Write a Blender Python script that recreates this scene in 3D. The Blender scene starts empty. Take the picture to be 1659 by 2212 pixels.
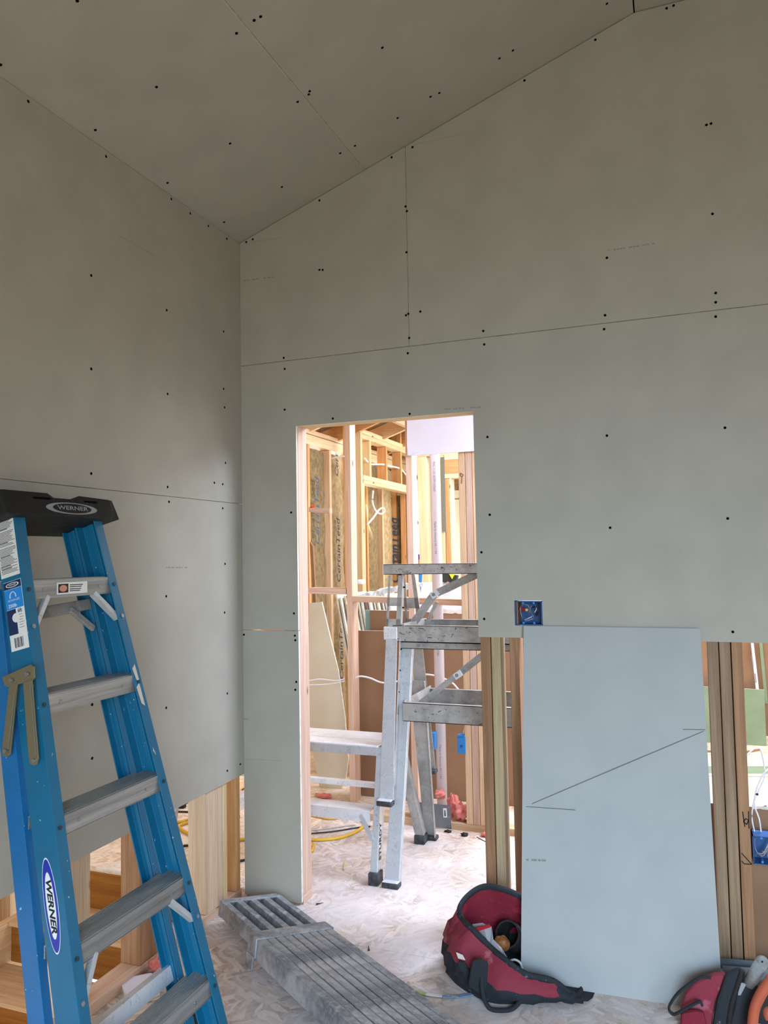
import bpy, bmesh, math, random
from mathutils import Vector, Matrix
random.seed(7)
C = bpy.context.scene.collection
SC = bpy.context.scene

# ---------------------------------------------------------------- camera
cam_d = bpy.data.cameras.new('camera'); cam = bpy.data.objects.new('camera', cam_d); C.objects.link(cam)
cam_d.sensor_fit = 'VERTICAL'; cam_d.sensor_height = 36.0; cam_d.lens = 1678.75 / 2212 * 36.0
cam_d.clip_start = .05
def cam_axes(yaw, pitch, roll):
    cy, sy = math.cos(yaw), math.sin(yaw)
    f = Vector((-sy*math.cos(pitch), cy*math.cos(pitch), math.sin(pitch)))
    r = Vector((cy, sy, 0)); u = r.cross(f)
    return r*math.cos(roll)+u*math.sin(roll), -r*math.sin(roll)+u*math.cos(roll), f
_r, _u, _f = cam_axes(0.36077, 0.05543, -0.01809)
cam.matrix_world = Matrix(((_r.x, _u.x, -_f.x, 1.87939), (_r.y, _u.y, -_f.y, -3.12007), (_r.z, _u.z, -_f.z, 1.52219), (0, 0, 0, 1)))
SC.camera = cam

# ---------------------------------------------------------------- light
vs = SC.view_settings; vs.view_transform = 'Standard'; vs.look = 'None'; vs.gamma = 1; vs.use_curve_mapping = False
vs.exposure = 0.0
world = bpy.data.worlds.new('overcast_sky'); SC.world = world; world.use_nodes = True
bg = world.node_tree.nodes['Background']; bg.inputs[0].default_value = (.93, .97, 1, 1); bg.inputs[1].default_value = 1.6
def area(name, loc, target, sx, sy, power, col, spread=3.1416):
    d = bpy.data.lights.new(name, 'AREA'); d.shape = 'RECTANGLE'; d.size = sx; d.size_y = sy; d.energy = power; d.color = col; d.spread = spread
    o = bpy.data.objects.new(name, d); C.objects.link(o); o.location = loc
    o.rotation_euler = (Vector(target)-Vector(loc)).to_track_quat('-Z', 'Y').to_euler()
    return o
# daylight entering by the low glazing behind the photographer (sky share, then lawn share), by the far room's windows; then lamps for hall, closet and stair
area('window_sky_light', (3.3, -5.1, 2.0), (1.75, -.9, .0), 2.4, 1.2, 47, (.48, .715, 1), 1.12)
area('lawn_bounce_light', (3.3, -5.1, .9), (.3, -.6, 2.0), 2.2, 1.2, 46, (1, .925, .74), 2.6)
area('far_window_light', (3.6, 3.2, 1.9), (0, 1.8, .8), 2.8, 2.2, 105, (.88, .94, 1))
area('hall_overhead_fill', (2.2, .56, 2.45), (1.3, .56, 0), .9, .7, 120, (.70, .79, 1))  # unseen overhead area lamp added to brighten the hall
area('closet_overhead_fill', (1.1, 2.0, 2.8), (.6, 1.9, 0), 1.0, .8, 80, (.86, .92, 1))  # lamp added under the roof to brighten the white sheets and bundle
area('stair_fill_light', (-1.5, 3.2, 2.2), (-.6, -.2, -.2), 1.6, 1.2, 75, (1, .96, .94))  # added fill over the stair opening, standing in for far room light
area('closet_side_light', (.2, 4.0, 1.9), (-1.0, 3.2, 1.6), 1.0, 1.4, 18, (1, .98, .94))  # plain area lamp aimed at the exterior wall studs

# ---------------------------------------------------------------- materials
def lin(h):
    h = h.lstrip('#'); out = []
    for i in (0, 2, 4):
        c = int(h[i:i+2], 16)/255; out.append(c/12.92 if c <= .04045 else ((c+.055)/1.055)**2.4)
    return (*out, 1)
MATS = {}
def newmat(name, color, rough=.6, metal=0.0, spec=.5, emit=None):
    m = bpy.data.materials.new(name); m.use_nodes = True; b = m.node_tree.nodes['Principled BSDF']
    b.inputs['Base Color'].default_value = lin(color); b.inputs['Roughness'].default_value = rough
    b.inputs['Metallic'].default_value = metal; b.inputs['Specular IOR Level'].default_value = spec
    MATS[name] = m; return m
def N(m, t, **kw):
    n = m.node_tree.nodes.new(t)
    for k, v in kw.items():
        if k in n.inputs: n.inputs[k].default_value = v
        else: setattr(n, k, v)
    return n
def L(m, a, ao, b, bi): m.node_tree.links.new(a.outputs[ao], b.inputs[bi])
def ramp(m, src, so, stops):
    r = m.node_tree.nodes.new('ShaderNodeValToRGB'); cr = r.color_ramp
    while len(cr.elements) < len(stops): cr.elements.new(.5)
    for e, (p, c) in zip(cr.elements, stops): e.position = p; e.color = lin(c) if isinstance(c, str) else c
    L(m, src, so, r, 'Fac'); return r
def speckled(name, c1, c2, scale, rough=.7, metal=0, bump=.0, detail=4, p=(.35, .65), spec=.5, bscale=None):
    m = newmat(name, c1, rough, metal, spec); b = m.node_tree.nodes['Principled BSDF']
    tc = N(m, 'ShaderNodeTexCoord'); n = N(m, 'ShaderNodeTexNoise', Scale=scale, Detail=detail); L(m, tc, 'Object', n, 'Vector')
    r = ramp(m, n, 'Fac', [(p[0], c1), (p[1], c2)]); L(m, r, 'Color', b, 'Base Color')
    if bump:
        n2 = N(m, 'ShaderNodeTexNoise', Scale=bscale or scale*3, Detail=3); L(m, tc, 'Object', n2, 'Vector')
        bp = N(m, 'ShaderNodeBump', Strength=bump, Distance=.01); L(m, n2, 'Fac', bp, 'Height'); L(m, bp, 'Normal', b, 'Normal')
    return m
def wood(name, light, dark, rough=.65, knots=True, scale=1.0):
    m = newmat(name, light, rough, 0, .25); b = m.node_tree.nodes['Principled BSDF']
    uv = N(m, 'ShaderNodeUVMap'); oi = N(m, 'ShaderNodeObjectInfo')
    add = N(m, 'ShaderNodeVectorMath', operation='ADD'); mul = N(m, 'ShaderNodeVectorMath', operation='MULTIPLY')
    cmb = N(m, 'ShaderNodeCombineXYZ'); L(m, oi, 'Random', cmb, 'X'); L(m, oi, 'Random', cmb, 'Y'); L(m, oi, 'Random', cmb, 'Z')
    mul.inputs[1].default_value = (17, 9, 13); L(m, cmb, 'Vector', mul, 0); L(m, uv, 'UV', add, 0); L(m, mul, 'Vector', add, 1)
    mp = N(m, 'ShaderNodeMapping'); mp.inputs['Scale'].default_value = (1.6*scale, 34*scale, 1); L(m, add, 'Vector', mp, 'Vector')
    n = N(m, 'ShaderNodeTexNoise', Scale=1.0, Detail=5, Roughness=.6, Distortion=.6); L(m, mp, 'Vector', n, 'Vector')
    r = ramp(m, n, 'Fac', [(.26, dark), (.64, light), (.8, light)])
    mp3 = N(m, 'ShaderNodeMapping'); mp3.inputs['Scale'].default_value = (5, 160, 1); L(m, add, 'Vector', mp3, 'Vector')
    n3 = N(m, 'ShaderNodeTexNoise', Scale=1.0, Detail=2); L(m, mp3, 'Vector', n3, 'Vector')
    mx0 = N(m, 'ShaderNodeMix', data_type='RGBA', blend_type='MULTIPLY'); mx0.inputs[0].default_value = .35
    r3 = ramp(m, n3, 'Fac', [(.35, (.6, .55, .5, 1)), (.6, (1, 1, 1, 1))])
    L(m, r, 'Color', mx0, 6); L(m, r3, 'Color', mx0, 7)
    hsv = N(m, 'ShaderNodeHueSaturation'); mr = N(m, 'ShaderNodeMapRange'); mr.inputs[3].default_value = .86; mr.inputs[4].default_value = 1.1
    L(m, oi, 'Random', mr, 'Value'); L(m, mr, 'Result', hsv, 'Value'); L(m, mx0, 2, hsv, 'Color')
    last = hsv
    if knots:
        mp2 = N(m, 'ShaderNodeMapping'); mp2.inputs['Scale'].default_value = (3.2, 9, 1); L(m, add, 'Vector', mp2, 'Vector')
        v = N(m, 'ShaderNodeTexVoronoi', Scale=1.0); L(m, mp2, 'Vector', v, 'Vector')
        rk = ramp(m, v, 'Distance', [(.045, (1, 1, 1, 1)), (.09, (0, 0, 0, 1))])
        mx = N(m, 'ShaderNodeMix', data_type='RGBA'); L(m, rk, 'Color', mx, 0); L(m, hsv, 'Color', mx, 6); mx.inputs[7].default_value = lin('5e3a22')
        last = mx; L(m, mx, 2, b, 'Base Color')
    else: L(m, hsv, 'Color', b, 'Base Color')
    bp = N(m, 'ShaderNodeBump', Strength=.12, Distance=.004); L(m, n3, 'Fac', bp, 'Height'); L(m, bp, 'Normal', b, 'Normal')
    return m
def osb(name, c_lo, c_mid, c_hi, dust=None, damt=.5, door=False):
    m = newmat(name, c_mid, .8, 0, .2); b = m.node_tree.nodes['Principled BSDF']
    geo = N(m, 'ShaderNodeNewGeometry'); nd = N(m, 'ShaderNodeTexNoise', Scale=14, Detail=2); L(m, geo, 'Position', nd, 'Vector')
    mxv = N(m, 'ShaderNodeMix', data_type='VECTOR'); mxv.inputs[0].default_value = .03; L(m, geo, 'Position', mxv, 4); L(m, nd, 'Color', mxv, 5)
    outs = []
    for ang in (.45, -.75, 1.6):
        vr = N(m, 'ShaderNodeVectorRotate', rotation_type='Z_AXIS'); vr.inputs['Angle'].default_value = ang; L(m, mxv, 1, vr, 'Vector'); mp = N(m, 'ShaderNodeMapping'); mp.inputs['Scale'].default_value = (16, 62, 30); L(m, vr, 'Vector', mp, 'Vector')
        v = N(m, 'ShaderNodeTexVoronoi', Scale=1.0); L(m, mp, 'Vector', v, 'Vector'); sp_ = N(m, 'ShaderNodeSeparateColor'); L(m, v, 'Color', sp_, 'Color'); outs.append(sp_)
    mk_ = N(m, 'ShaderNodeTexVoronoi', Scale=15); L(m, mxv, 1, mk_, 'Vector'); ms = N(m, 'ShaderNodeSeparateColor'); L(m, mk_, 'Color', ms, 'Color')
    g1 = N(m, 'ShaderNodeMath', operation='GREATER_THAN'); g1.inputs[1].default_value = .36; L(m, ms, 0, g1, 0)
    g2 = N(m, 'ShaderNodeMath', operation='GREATER_THAN'); g2.inputs[1].default_value = .7; L(m, ms, 0, g2, 0)
    m1 = N(m, 'ShaderNodeMix'); L(m, g1, 'Value', m1, 0); L(m, outs[0], 0, m1, 2); L(m, outs[1], 0, m1, 3)
    m2 = N(m, 'ShaderNodeMix'); L(m, g2, 'Value', m2, 0); L(m, m1, 0, m2, 2); L(m, outs[2], 0, m2, 3)
    n = N(m, 'ShaderNodeTexNoise', Scale=90, Detail=3, Distortion=1.0); L(m, geo, 'Position', n, 'Vector')
    ma = N(m, 'ShaderNodeMath', operation='MULTIPLY_ADD'); ma.inputs[1].default_value = .5; L(m, m2, 0, ma, 0)
    mb = N(m, 'ShaderNodeMath', operation='MULTIPLY'); mb.inputs[1].default_value = .5; L(m, n, 'Fac', mb, 0); L(m, mb, 'Value', ma, 2)
    r = ramp(m, ma, 'Value', [(.2, c_lo), (.45, c_mid), (.75, c_hi)])
    out = r; oo = 'Color'
    if dust:
        nn = N(m, 'ShaderNodeTexNoise', Scale=3.2, Detail=8, Roughness=.72); L(m, geo, 'Position', nn, 'Vector')
        fac = nn; fo = 'Fac'
        if door:   # plaster dust lies thickest round the doorway and thins out into the room
            ds = N(m, 'ShaderNodeVectorMath', operation='DISTANCE'); ds.inputs[1].default_value = (.85, .25, 0); L(m, geo, 'Position', ds, 0)
            mr = N(m, 'ShaderNodeMapRange'); mr.inputs[1].default_value = .25; mr.inputs[2].default_value = 1.7; mr.inputs[3].default_value = .20; mr.inputs[4].default_value = -.06; L(m, ds, 'Value', mr, 'Value')
            ad = N(m, 'ShaderNodeMath', operation='ADD'); L(m, nn, 'Fac', ad, 0); L(m, mr, 'Result', ad, 1); fac = ad; fo = 'Value'
        rr = ramp(m, fac, fo, [(.5-damt*.25, (0, 0, 0, 1)), (.5+damt*.4, (1, 1, 1, 1))])
        inv = N(m, 'ShaderNodeMath', operation='MULTIPLY'); inv.inputs[1].default_value = .78; L(m, rr, 'Color', inv, 0)
        mx = N(m, 'ShaderNodeMix', data_type='RGBA'); L(m, inv, 'Value', mx, 0); L(m, r, 'Color', mx, 6); mx.inputs[7].default_value = lin(dust)
        out = mx; oo = 2
    L(m, out, oo, b, 'Base Color')
    bp = N(m, 'ShaderNodeBump', Strength=.3, Distance=.003); L(m, ma, 'Value', bp, 'Height'); L(m, bp, 'Normal', b, 'Normal')
    return m
def metal_dirty(name, base, stain, rough=.42, scale=14, amt=(.5, .72), metal=.85, dark='3c3d3c'):
    m = newmat(name, base, rough, metal); b = m.node_tree.nodes['Principled BSDF']
    tc = N(m, 'ShaderNodeTexCoord'); n = N(m, 'ShaderNodeTexNoise', Scale=scale, Detail=6, Roughness=.7); L(m, tc, 'Object', n, 'Vector')
    r = ramp(m, n, 'Fac', [(amt[0], base), (amt[1], stain)]+([(.74, 'c9ccd0')] if name.endswith('plank') else []))
    n2 = N(m, 'ShaderNodeTexNoise', Scale=scale*2.2, Detail=6, Distortion=3.0); L(m, tc, 'Object', n2, 'Vector')
    r2 = ramp(m, n2, 'Fac', [(.62, (0, 0, 0, 1)), (.68, (1, 1, 1, 1))])
    f = N(m, 'ShaderNodeMath', operation='MULTIPLY'); f.inputs[1].default_value = .3; L(m, r2, 'Color', f, 0)
    mx = N(m, 'ShaderNodeMix', data_type='RGBA'); L(m, f, 'Value', mx, 0); L(m, r, 'Color', mx, 6); mx.inputs[7].default_value = lin(dark)
    L(m, mx, 2, b, 'Base Color')
    rr = ramp(m, n, 'Fac', [(.35, (rough-.08,)*3+(1,)), (.75, (rough+.3,)*3+(1,))]); L(m, rr, 'Color', b, 'Roughness')
    return m
speckled('drywall_face', 'aaa69a', 'a4a095', 5, .85, bump=.03, spec=.2, bscale=260)
speckled('drywall_cold', 'a8a9a6', 'a2a4a2', 5, .8, bump=.03, spec=.25, bscale=260)
speckled('drywall_cream', 'd8cfba', 'd2c8b2', 4, .9, spec=.2)
speckled('drywall_white', 'e8e6f6', 'e2e0f0', 4, .8, spec=.2)
speckled('drywall_green', '84957a', '7c8d70', 6, .85, spec=.2)
speckled('drywall_brown', '94745a', '876850', 3, .9, spec=.15, bump=.05)
speckled('gypsum_edge', 'e4e0d6', 'cfcabd', 30, .95, spec=.1)
newmat('dark_hole', '0c0b0a', .95, 0, .05)
newmat('faint_print', '85857c', .9, 0, .1)
newmat('pencil_line', '57554f', .9, 0, .1)
wood('pine', 'e6c8a4', 'cda277')
wood('pine_pink', 'e0c2ae', 'c9a186')
wood('pine_jamb', 'cfb2a0', 'b99885'); wood('pine_pale', 'e6d0a6', 'cfb280')
wood('pine_orange', 'dba873', 'bd8450')
wood('pine_brown', 'a98261', '7f583b')
wood('plywood', 'd8b48e', 'c2966a')
wood('plywood_orange', '9a6426', '7a4715')
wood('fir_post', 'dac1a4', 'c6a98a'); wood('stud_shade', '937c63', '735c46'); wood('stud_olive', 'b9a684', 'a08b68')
osb('osb_dusty', '8a6e56', 'c0a389', 'e0cebd', 'd9d3d4', .5, True)
osb('osb_raw', 'b08a62', 'd0a87c', 'e2c39c')
osb('osb_clean', 'b39a7c', 'd4bb9c', 'e8d6bd', 'e4dcd0', .3)
metal_dirty('aluminium', 'bdc0c4', 'a0a3a8', .45, metal=.35)
metal_dirty('aluminium_worn', 'aeaca8', '8b8985', .5, 9, (.42, .66), dark='5a5b58', metal=.35)
metal_dirty('aluminium_plank', 'b6babe', '767b81', .5, 7, (.4, .62), dark='4a4e52', metal=.4)
metal_dirty('aluminium_bright', 'e2e3e8', 'cfd0d6', .4, metal=.3)
def streaky(name, light, dark, metal, rough):
    m = wood(name, light, dark, rough, False); b = m.node_tree.nodes['Principled BSDF']; b.inputs['Metallic'].default_value = metal; b.inputs['Specular IOR Level'].default_value = .5; return m
streaky('aluminium_step', 'bdbdbb', '858684', .55, .38)
newmat('galvanized', '7e848a', .45, .7); newmat('galvanized_strap', '8f958c', .4, .8)
speckled('rubber', '26282a', '45484a', 40, .8)
def blue_fiberglass(name, a, b_):
    m = speckled(name, a, b_, 12, .42, p=(.3, .7)); b = m.node_tree.nodes['Principled BSDF']
    tc = N(m, 'ShaderNodeTexCoord'); v = N(m, 'ShaderNodeTexNoise', Scale=75, Detail=2); L(m, tc, 'Object', v, 'Vector')
    r = ramp(m, v, 'Fac', [(.73, (0, 0, 0, 1)), (.75, (1, 1, 1, 1))])
    old = b.inputs['Base Color'].links[0].from_node
    mx = N(m, 'ShaderNodeMix', data_type='RGBA'); L(m, r, 'Color', mx, 0); L(m, old, 'Color', mx, 6); mx.inputs[7].default_value = lin('9fb3b8'); L(m, mx, 2, b, 'Base Color')
blue_fiberglass('ladder_blue', '04668c', '075f82')
blue_fiberglass('ladder_blue_rear', '0d67a2', '0e6198')
def scuffed(name, base, spot, sc=22, th=.66, rough=.6):
    m = newmat(name, base, rough); b = m.node_tree.nodes['Principled BSDF']
    tc = N(m, 'ShaderNodeTexCoord'); v = N(m, 'ShaderNodeTexNoise', Scale=sc, Detail=4, Roughness=.6); L(m, tc, 'Object', v, 'Vector')
    r = ramp(m, v, 'Fac', [(th, base), (th+.04, spot)]); L(m, r, 'Color', b, 'Base Color')
    v2 = N(m, 'ShaderNodeTexNoise', Scale=18, Detail=5, Roughness=.7); L(m, tc, 'Object', v2, 'Vector'); bp = N(m, 'ShaderNodeBump', Strength=.35, Distance=.02); L(m, v2, 'Fac', bp, 'Height'); L(m, bp, 'Normal', b, 'Normal'); return m
scuffed('black_plastic', '121212', '66666a', 40, .70, .7)
scuffed('black_canvas', '1f242a', '5f646a', 45, .66, .85)
scuffed('red_canvas', '862838', 'a3525e', 9, .56, .8)
scuffed('red_lining', '7a1428', '8e2035', 14, .6, .8)
newmat('label_white', 'dfe0de', .5); newmat('label_black', '161616', .6); newmat('label_navy', '122a55', .5); newmat('label_blue', '1f86d8', .5)
newmat('decal_blue', '1b2ca0', .4); newmat('decal_white', 'dde6ec', .4); newmat('emblem_gray', '8d9192', .45); newmat('label_orange', 'c98a70', .6)
newmat('label_red', '8a3a3a', .6); newmat('print_blue', '2c4a66', .8); newmat('print_gray', '8c8794', .8); newmat('label_pale', 'cfc4b8', .6)
newmat('brass', '8c8469', .36, .6); newmat('rivet', 'a0a4a8', .4, .8); newmat('dark_rivet', '3a4a52', .5, .6)
newmat('pvc', 'dcd8e2', .35); newmat('cable_white', 'e8e6ea', .5); newmat('cable_yellow', 'd9ab2e', .5); newmat('cable_black', '2a2a2c', .6); newmat('cable_gray', 'a8a6a4', .5)
newmat('box_blue', '2f7ec2', .4); newmat('box_blue_dark', '1c4f86', .45); newmat('wire_nut_red', 'a01c22', .4); newmat('wire_nut_yellow', 'd8cc80', .5); newmat('copper_wire', 'a08a78', .35, .7)
speckled('insulation_pink', 'e8928a', 'd8746c', 40, .95, bump=.6)
speckled('kraft', 'b09a74', '927c56', 24, .8, bump=.5, bscale=30)
speckled('kraft_dark', '8a7550', '6b5a3c', 24, .85, bump=.5, bscale=30)
newmat('knob_brown', '7d4c22', .5); newmat('marker', '17130f', .8); newmat('orange_plastic', 'b4573a', .55); newmat('flag_orange', 'e2683c', .6)
speckled('cement_gray', '8f8f8c', '7c7c79', 40, .85, bump=.2)
newmat('door_cream', 'efeed6', .5); newmat('broom_black', '30332c', .8); newmat('yellow_plastic', 'd8dc28', .5); newmat('cardboard', '9a7148', .9)
newmat('towel_white', 'e8e6e4', .9); newmat('purple_bin', '5c3a4c', .6); newmat('tape_green', 'a6b86a', .6); newmat('tape_blue', '7d93b4', .6)
speckled('plastic_sheet', 'e6eaec', 'b9c2c6', 26, .25, bump=.5, bscale=14)
newmat('black_plain', '17181a', .6); newmat('teal_edge', '86a7a4', .7); newmat('screw_steel', '24221f', .5, .3)
gl = newmat('clear_plastic', 'e6e2ea', .12); gb = gl.node_tree.nodes['Principled BSDF']; gb.inputs['Alpha'].default_value = .4
wp = newmat('window_glass', 'ffffff', .02); wb = wp.node_tree.nodes['Principled BSDF']; wb.inputs['Transmission Weight'].default_value = 1; wb.inputs['IOR'].default_value = 1.0

# ---------------------------------------------------------------- helpers
XF = [Matrix.Identity(4)]
WLOC = {}
def link(o, parent, center):
    C.objects.link(o)
    if parent is not None:
        o.parent = parent; o.location = center - WLOC[parent.name]
    else: o.location = center
    WLOC[o.name] = center.copy()
    return o
def thing(name, label=None, cat=None, loc=(0, 0, 0), group=None, kind=None, parent=None):
    o = bpy.data.objects.new(name, None); o.empty_display_size = .05
    link(o, parent, XF[-1] @ Vector(loc)); tag(o, label, cat, group, kind); return o
def tag(o, label=None, cat=None, group=None, kind=None):
    if label: o['label'] = label
    if cat: o['category'] = cat
    if group: o['group'] = group
    if kind: o['kind'] = kind
    return o
def mesh(name, verts, faces, mat, parent=None, uvs=None, smooth=False, bevel=0, mats=None, fm=None):
    M = XF[-1]; V = [M @ Vector(v) for v in verts]
    c = Vector([(min(v[i] for v in V)+max(v[i] for v in V))/2 for i in range(3)])
    me = bpy.data.meshes.new(name); me.from_pydata([v-c for v in V], [], faces)
    for mm in (mats or [mat]): me.materials.append(MATS[mm])
    if fm: me.polygons.foreach_set('material_index', fm)
    if uvs is None:
        ext = [max(v[i] for v in verts)-min(v[i] for v in verts) for i in range(3)]
        la = ext.index(max(ext)); uvs = []
        for f in faces:
            n = (Vector(verts[f[1]])-Vector(verts[f[0]])).cross(Vector(verts[f[2]])-Vector(verts[f[1]]))
            na = max(range(3), key=lambda i: abs(n[i]))
            ot = [i for i in range(3) if i != na]; ot.sort(key=lambda i: i != la)
            for k in f: uvs.append((verts[k][ot[0]], verts[k][ot[1]]+na*.37))
    uvl = me.uv_layers.new(name='UVMap'); uvl.data.foreach_set('uv', [a for p in uvs for a in p])
    if smooth: me.polygons.foreach_set('use_smooth', [True]*len(me.polygons))
    me.validate(); me.update()
    bm = bmesh.new(); bm.from_mesh(me); bmesh.ops.recalc_face_normals(bm, faces=bm.faces); bm.to_mesh(me); bm.free()
    o = bpy.data.objects.new(name, me); link(o, parent, c)
    if bevel:
        b = o.modifiers.new('bevel', 'BEVEL'); b.width = bevel; b.segments = 2; b.limit_method = 'ANGLE'
    return o
BF = [(0, 3, 2, 1), (4, 5, 6, 7), (0, 1, 5, 4), (1, 2, 6, 5), (2, 3, 7, 6), (3, 0, 4, 7)]
def bverts(x0, x1, y0, y1, z0, z1): return [(x0, y0, z0), (x1, y0, z0), (x1, y1, z0), (x0, y1, z0), (x0, y0, z1), (x1, y0, z1), (x1, y1, z1), (x0, y1, z1)]
def box(name, x0, x1, y0, y1, z0, z1, mat, parent=None, bevel=0): return mesh(name, bverts(x0, x1, y0, y1, z0, z1), BF, mat, parent, bevel=bevel)
def boxes(name, lst, mat, parent=None, bevel=0, mats=None, fmi=None):
    V, F, fm = [], [], []
    for i, b in enumerate(lst):
        k = len(V); V += bverts(*b) if len(b) == 6 else list(b); F += [tuple(a+k for a in f) for f in BF]; fm += [fmi[i] if fmi else 0]*6
    return mesh(name, V, F, mat, parent, bevel=bevel, mats=mats, fm=fm if mats else None)
def prism(name, poly, ext, mat, parent=None, bevel=0, uvax=None):
    """extrude a planar polygon (list of 3-D points) along ext"""
    n = len(poly); e = Vector(ext); P = [Vector(p) for p in poly]; V = P+[p+e for p in P]
    F = [tuple(range(n)), tuple(reversed(range(n, 2*n)))]+[(i, i+n, (i+1) % n+n, (i+1) % n) for i in range(n)]
    return mesh(name, [tuple(v) for v in V], F, mat, parent, bevel=bevel)
def barv(p0, p1, up, w, t, cx=0, cy=0):
    p0, p1 = Vector(p0), Vector(p1); d = (p1-p0).normalized(); s = d.cross(Vector(up)).normalized(); u = s.cross(d).normalized()
    return [tuple(p+s*(w*a+cx)+u*(t*b+cy)) for p in (p0, p1) for a, b in ((-.5, -.5), (.5, -.5), (.5, .5), (-.5, .5))], (p1-p0).length
def bar(name, p0, p1, up, w, t, mat, parent=None, bevel=0):
    V, ln = barv(p0, p1, up, w, t)
    uv = []
    for f in BF:
        for k in f:
            uv.append(((k//4)*ln, ((k % 4) in (1, 2))*w+((k % 4) in (2, 3))*t*1.3))
    return mesh(name, V, BF, mat, parent, uvs=uv, bevel=bevel)
def sweep(name, prof, p0, p1, xdir, mat, parent=None, closed=True, bevel=0):
    """extrude 2-D profile (a along xdir, b along d x xdir) from p0 to p1"""
    p0, p1 = Vector(p0), Vector(p1); d = (p1-p0).normalized(); x = (Vector(xdir)-d*Vector(xdir).dot(d)).normalized(); y = d.cross(x)
    V = [tuple(p+x*a+y*b) for p in (p0, p1) for a, b in prof]; n = len(prof)
    F = [tuple(range(n)), tuple(reversed(range(n, 2*n)))]+[(i, i+n, (i+1) % n+n, (i+1) % n) for i in range(n)]
    return mesh(name, V, F, mat, parent, bevel=bevel)
def catmull(pts, n=6, closed=False):
    P = [Vector(p) for p in pts]; out = []; m = len(P)
    rng = range(m) if closed else range(m-1)
    for i in rng:
        g = (lambda k: P[k % m]) if closed else (lambda k: P[max(0, min(m-1, k))])
        a, b, c, d = g(i-1), g(i), g(i+1), g(i+2)
        for j in range(n):
            t = j/n; out.append(.5*((2*b)+(c-a)*t+(2*a-5*b+4*c-d)*t*t+(3*b-a-3*c+d)*t**3))
    if not closed: out.append(P[-1])
    return out
def tubev(pts, r, sides=8, n=6, closed=False, flat=1.0, up=(0, 0, 1)):
    Q = catmull(pts, n, closed); m = len(Q); V = []; F = []
    for i, p in enumerate(Q):
        a = Q[(i-1) % m] if (closed or i > 0) else Q[i]; b = Q[(i+1) % m] if (closed or i < m-1) else Q[i]
        d = (b-a).normalized(); s = d.cross(Vector(up))
        if s.length < 1e-3: s = d.cross(Vector((1, 0, 0)))
        s.normalize(); u = s.cross(d)
        rr = r(i/(m-1)) if callable(r) else r
        for k in range(sides):
            t = 2*math.pi*k/sides; V.append(tuple(p+s*rr*math.cos(t)+u*rr*flat*math.sin(t)))
    for i in range(m if closed else m-1):
        j = (i+1) % m
        for k in range(sides): k2 = (k+1) % sides; F.append((i*sides+k, i*sides+k2, j*sides+k2, j*sides+k))
    if not closed: F += [tuple(reversed(range(sides))), tuple(range((m-1)*sides, m*sides))]
    return V, F
def tube(name, pts, r, mat, parent=None, sides=8, n=6, closed=False, flat=1.0, up=(0, 0, 1)):
    V, F = tubev(pts, r, sides, n, closed, flat, up); return mesh(name, V, F, mat, parent, smooth=True)
def cyl(name, p0, p1, r, mat, parent=None, sides=16, r1=None, smooth=False):
    p0, p1 = Vector(p0), Vector(p1); d = (p1-p0).normalized(); s = d.orthogonal().normalized(); u = d.cross(s); r1 = r if r1 is None else r1
    V = [tuple(p+(s*math.cos(2*math.pi*k/sides)+u*math.sin(2*math.pi*k/sides))*q) for p, q in ((p0, r), (p1, r1)) for k in range(sides)]
    F = [tuple(reversed(range(sides))), tuple(range(sides, 2*sides))]+[(k, (k+1) % sides, (k+1) % sides+sides, k+sides) for k in range(sides)]
    o = mesh(name, V, F, mat, parent)
    if smooth:
        for p in o.data.polygons: p.use_smooth = len(p.vertices) == 4
    return o
def text(name, body, origin, xdir, ydir, size, mat, parent=None, shear=0, depth=.0006, width=None, bold=0, align='CENTER'):
    cu = bpy.data.curves.new(name, 'FONT'); cu.body = body; cu.size = 1; cu.align_x = align; cu.align_y = 'CENTER'; cu.shear = shear; cu.offset = bold; cu.resolution_u = 2
    t = bpy.data.objects.new(name, cu); C.objects.link(t); bpy.context.view_layer.update()
    me = t.to_mesh(); V = [v.co.copy() for v in me.vertices]; F = [tuple(p.vertices) for p in me.polygons]; t.to_mesh_clear()
    bpy.data.objects.remove(t); x = Vector(xdir).normalized(); y = Vector(ydir).normalized(); z = x.cross(y); o = Vector(origin)
    w = max(v.x for v in V)-min(v.x for v in V); sx = size if width is None else width/w
    return mesh(name, [tuple(o+x*v.x*sx+y*v.y*size+z*depth) for v in V], F, mat, parent, uvs=[(0, 0)]*sum(len(f) for f in F))
def blob(name, c, sx, sy, sz, mat, parent=None, seed=0, rough=.25, seg=26, rings=17):
    rnd = random.Random(seed); V = []; F = []
    ph = [rnd.uniform(0, 6.3) for _ in range(6)]
    for i in range(rings+1):
        th = math.pi*i/rings
        for k in range(seg):
            p = 2*math.pi*k/seg
            f = 1+rough*(math.sin(3*p+ph[0])*math.sin(2*th+ph[1])+.6*math.sin(5*p+ph[2]+3*th)+.5*math.sin(7*th+ph[3]+2*p))
            V.append((c[0]+sx*f*math.sin(th)*math.cos(p), c[1]+sy*f*math.sin(th)*math.sin(p), c[2]+sz*f*math.cos(th)))
    for i in range(rings):
        for k in range(seg):
            k2 = (k+1) % seg; F.append((i*seg+k, i*seg+k2, (i+1)*seg+k2, (i+1)*seg+k))
    return mesh(name, V, F, mat, parent, smooth=True)
def dup(o, loc, parent=None, label=None):
    c = o.copy(); C.objects.link(c); c.parent = parent; loc = Vector(loc)
    c.location = loc-(WLOC[parent.name] if parent else Vector((0, 0, 0))); WLOC[c.name] = loc
    return c

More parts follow.
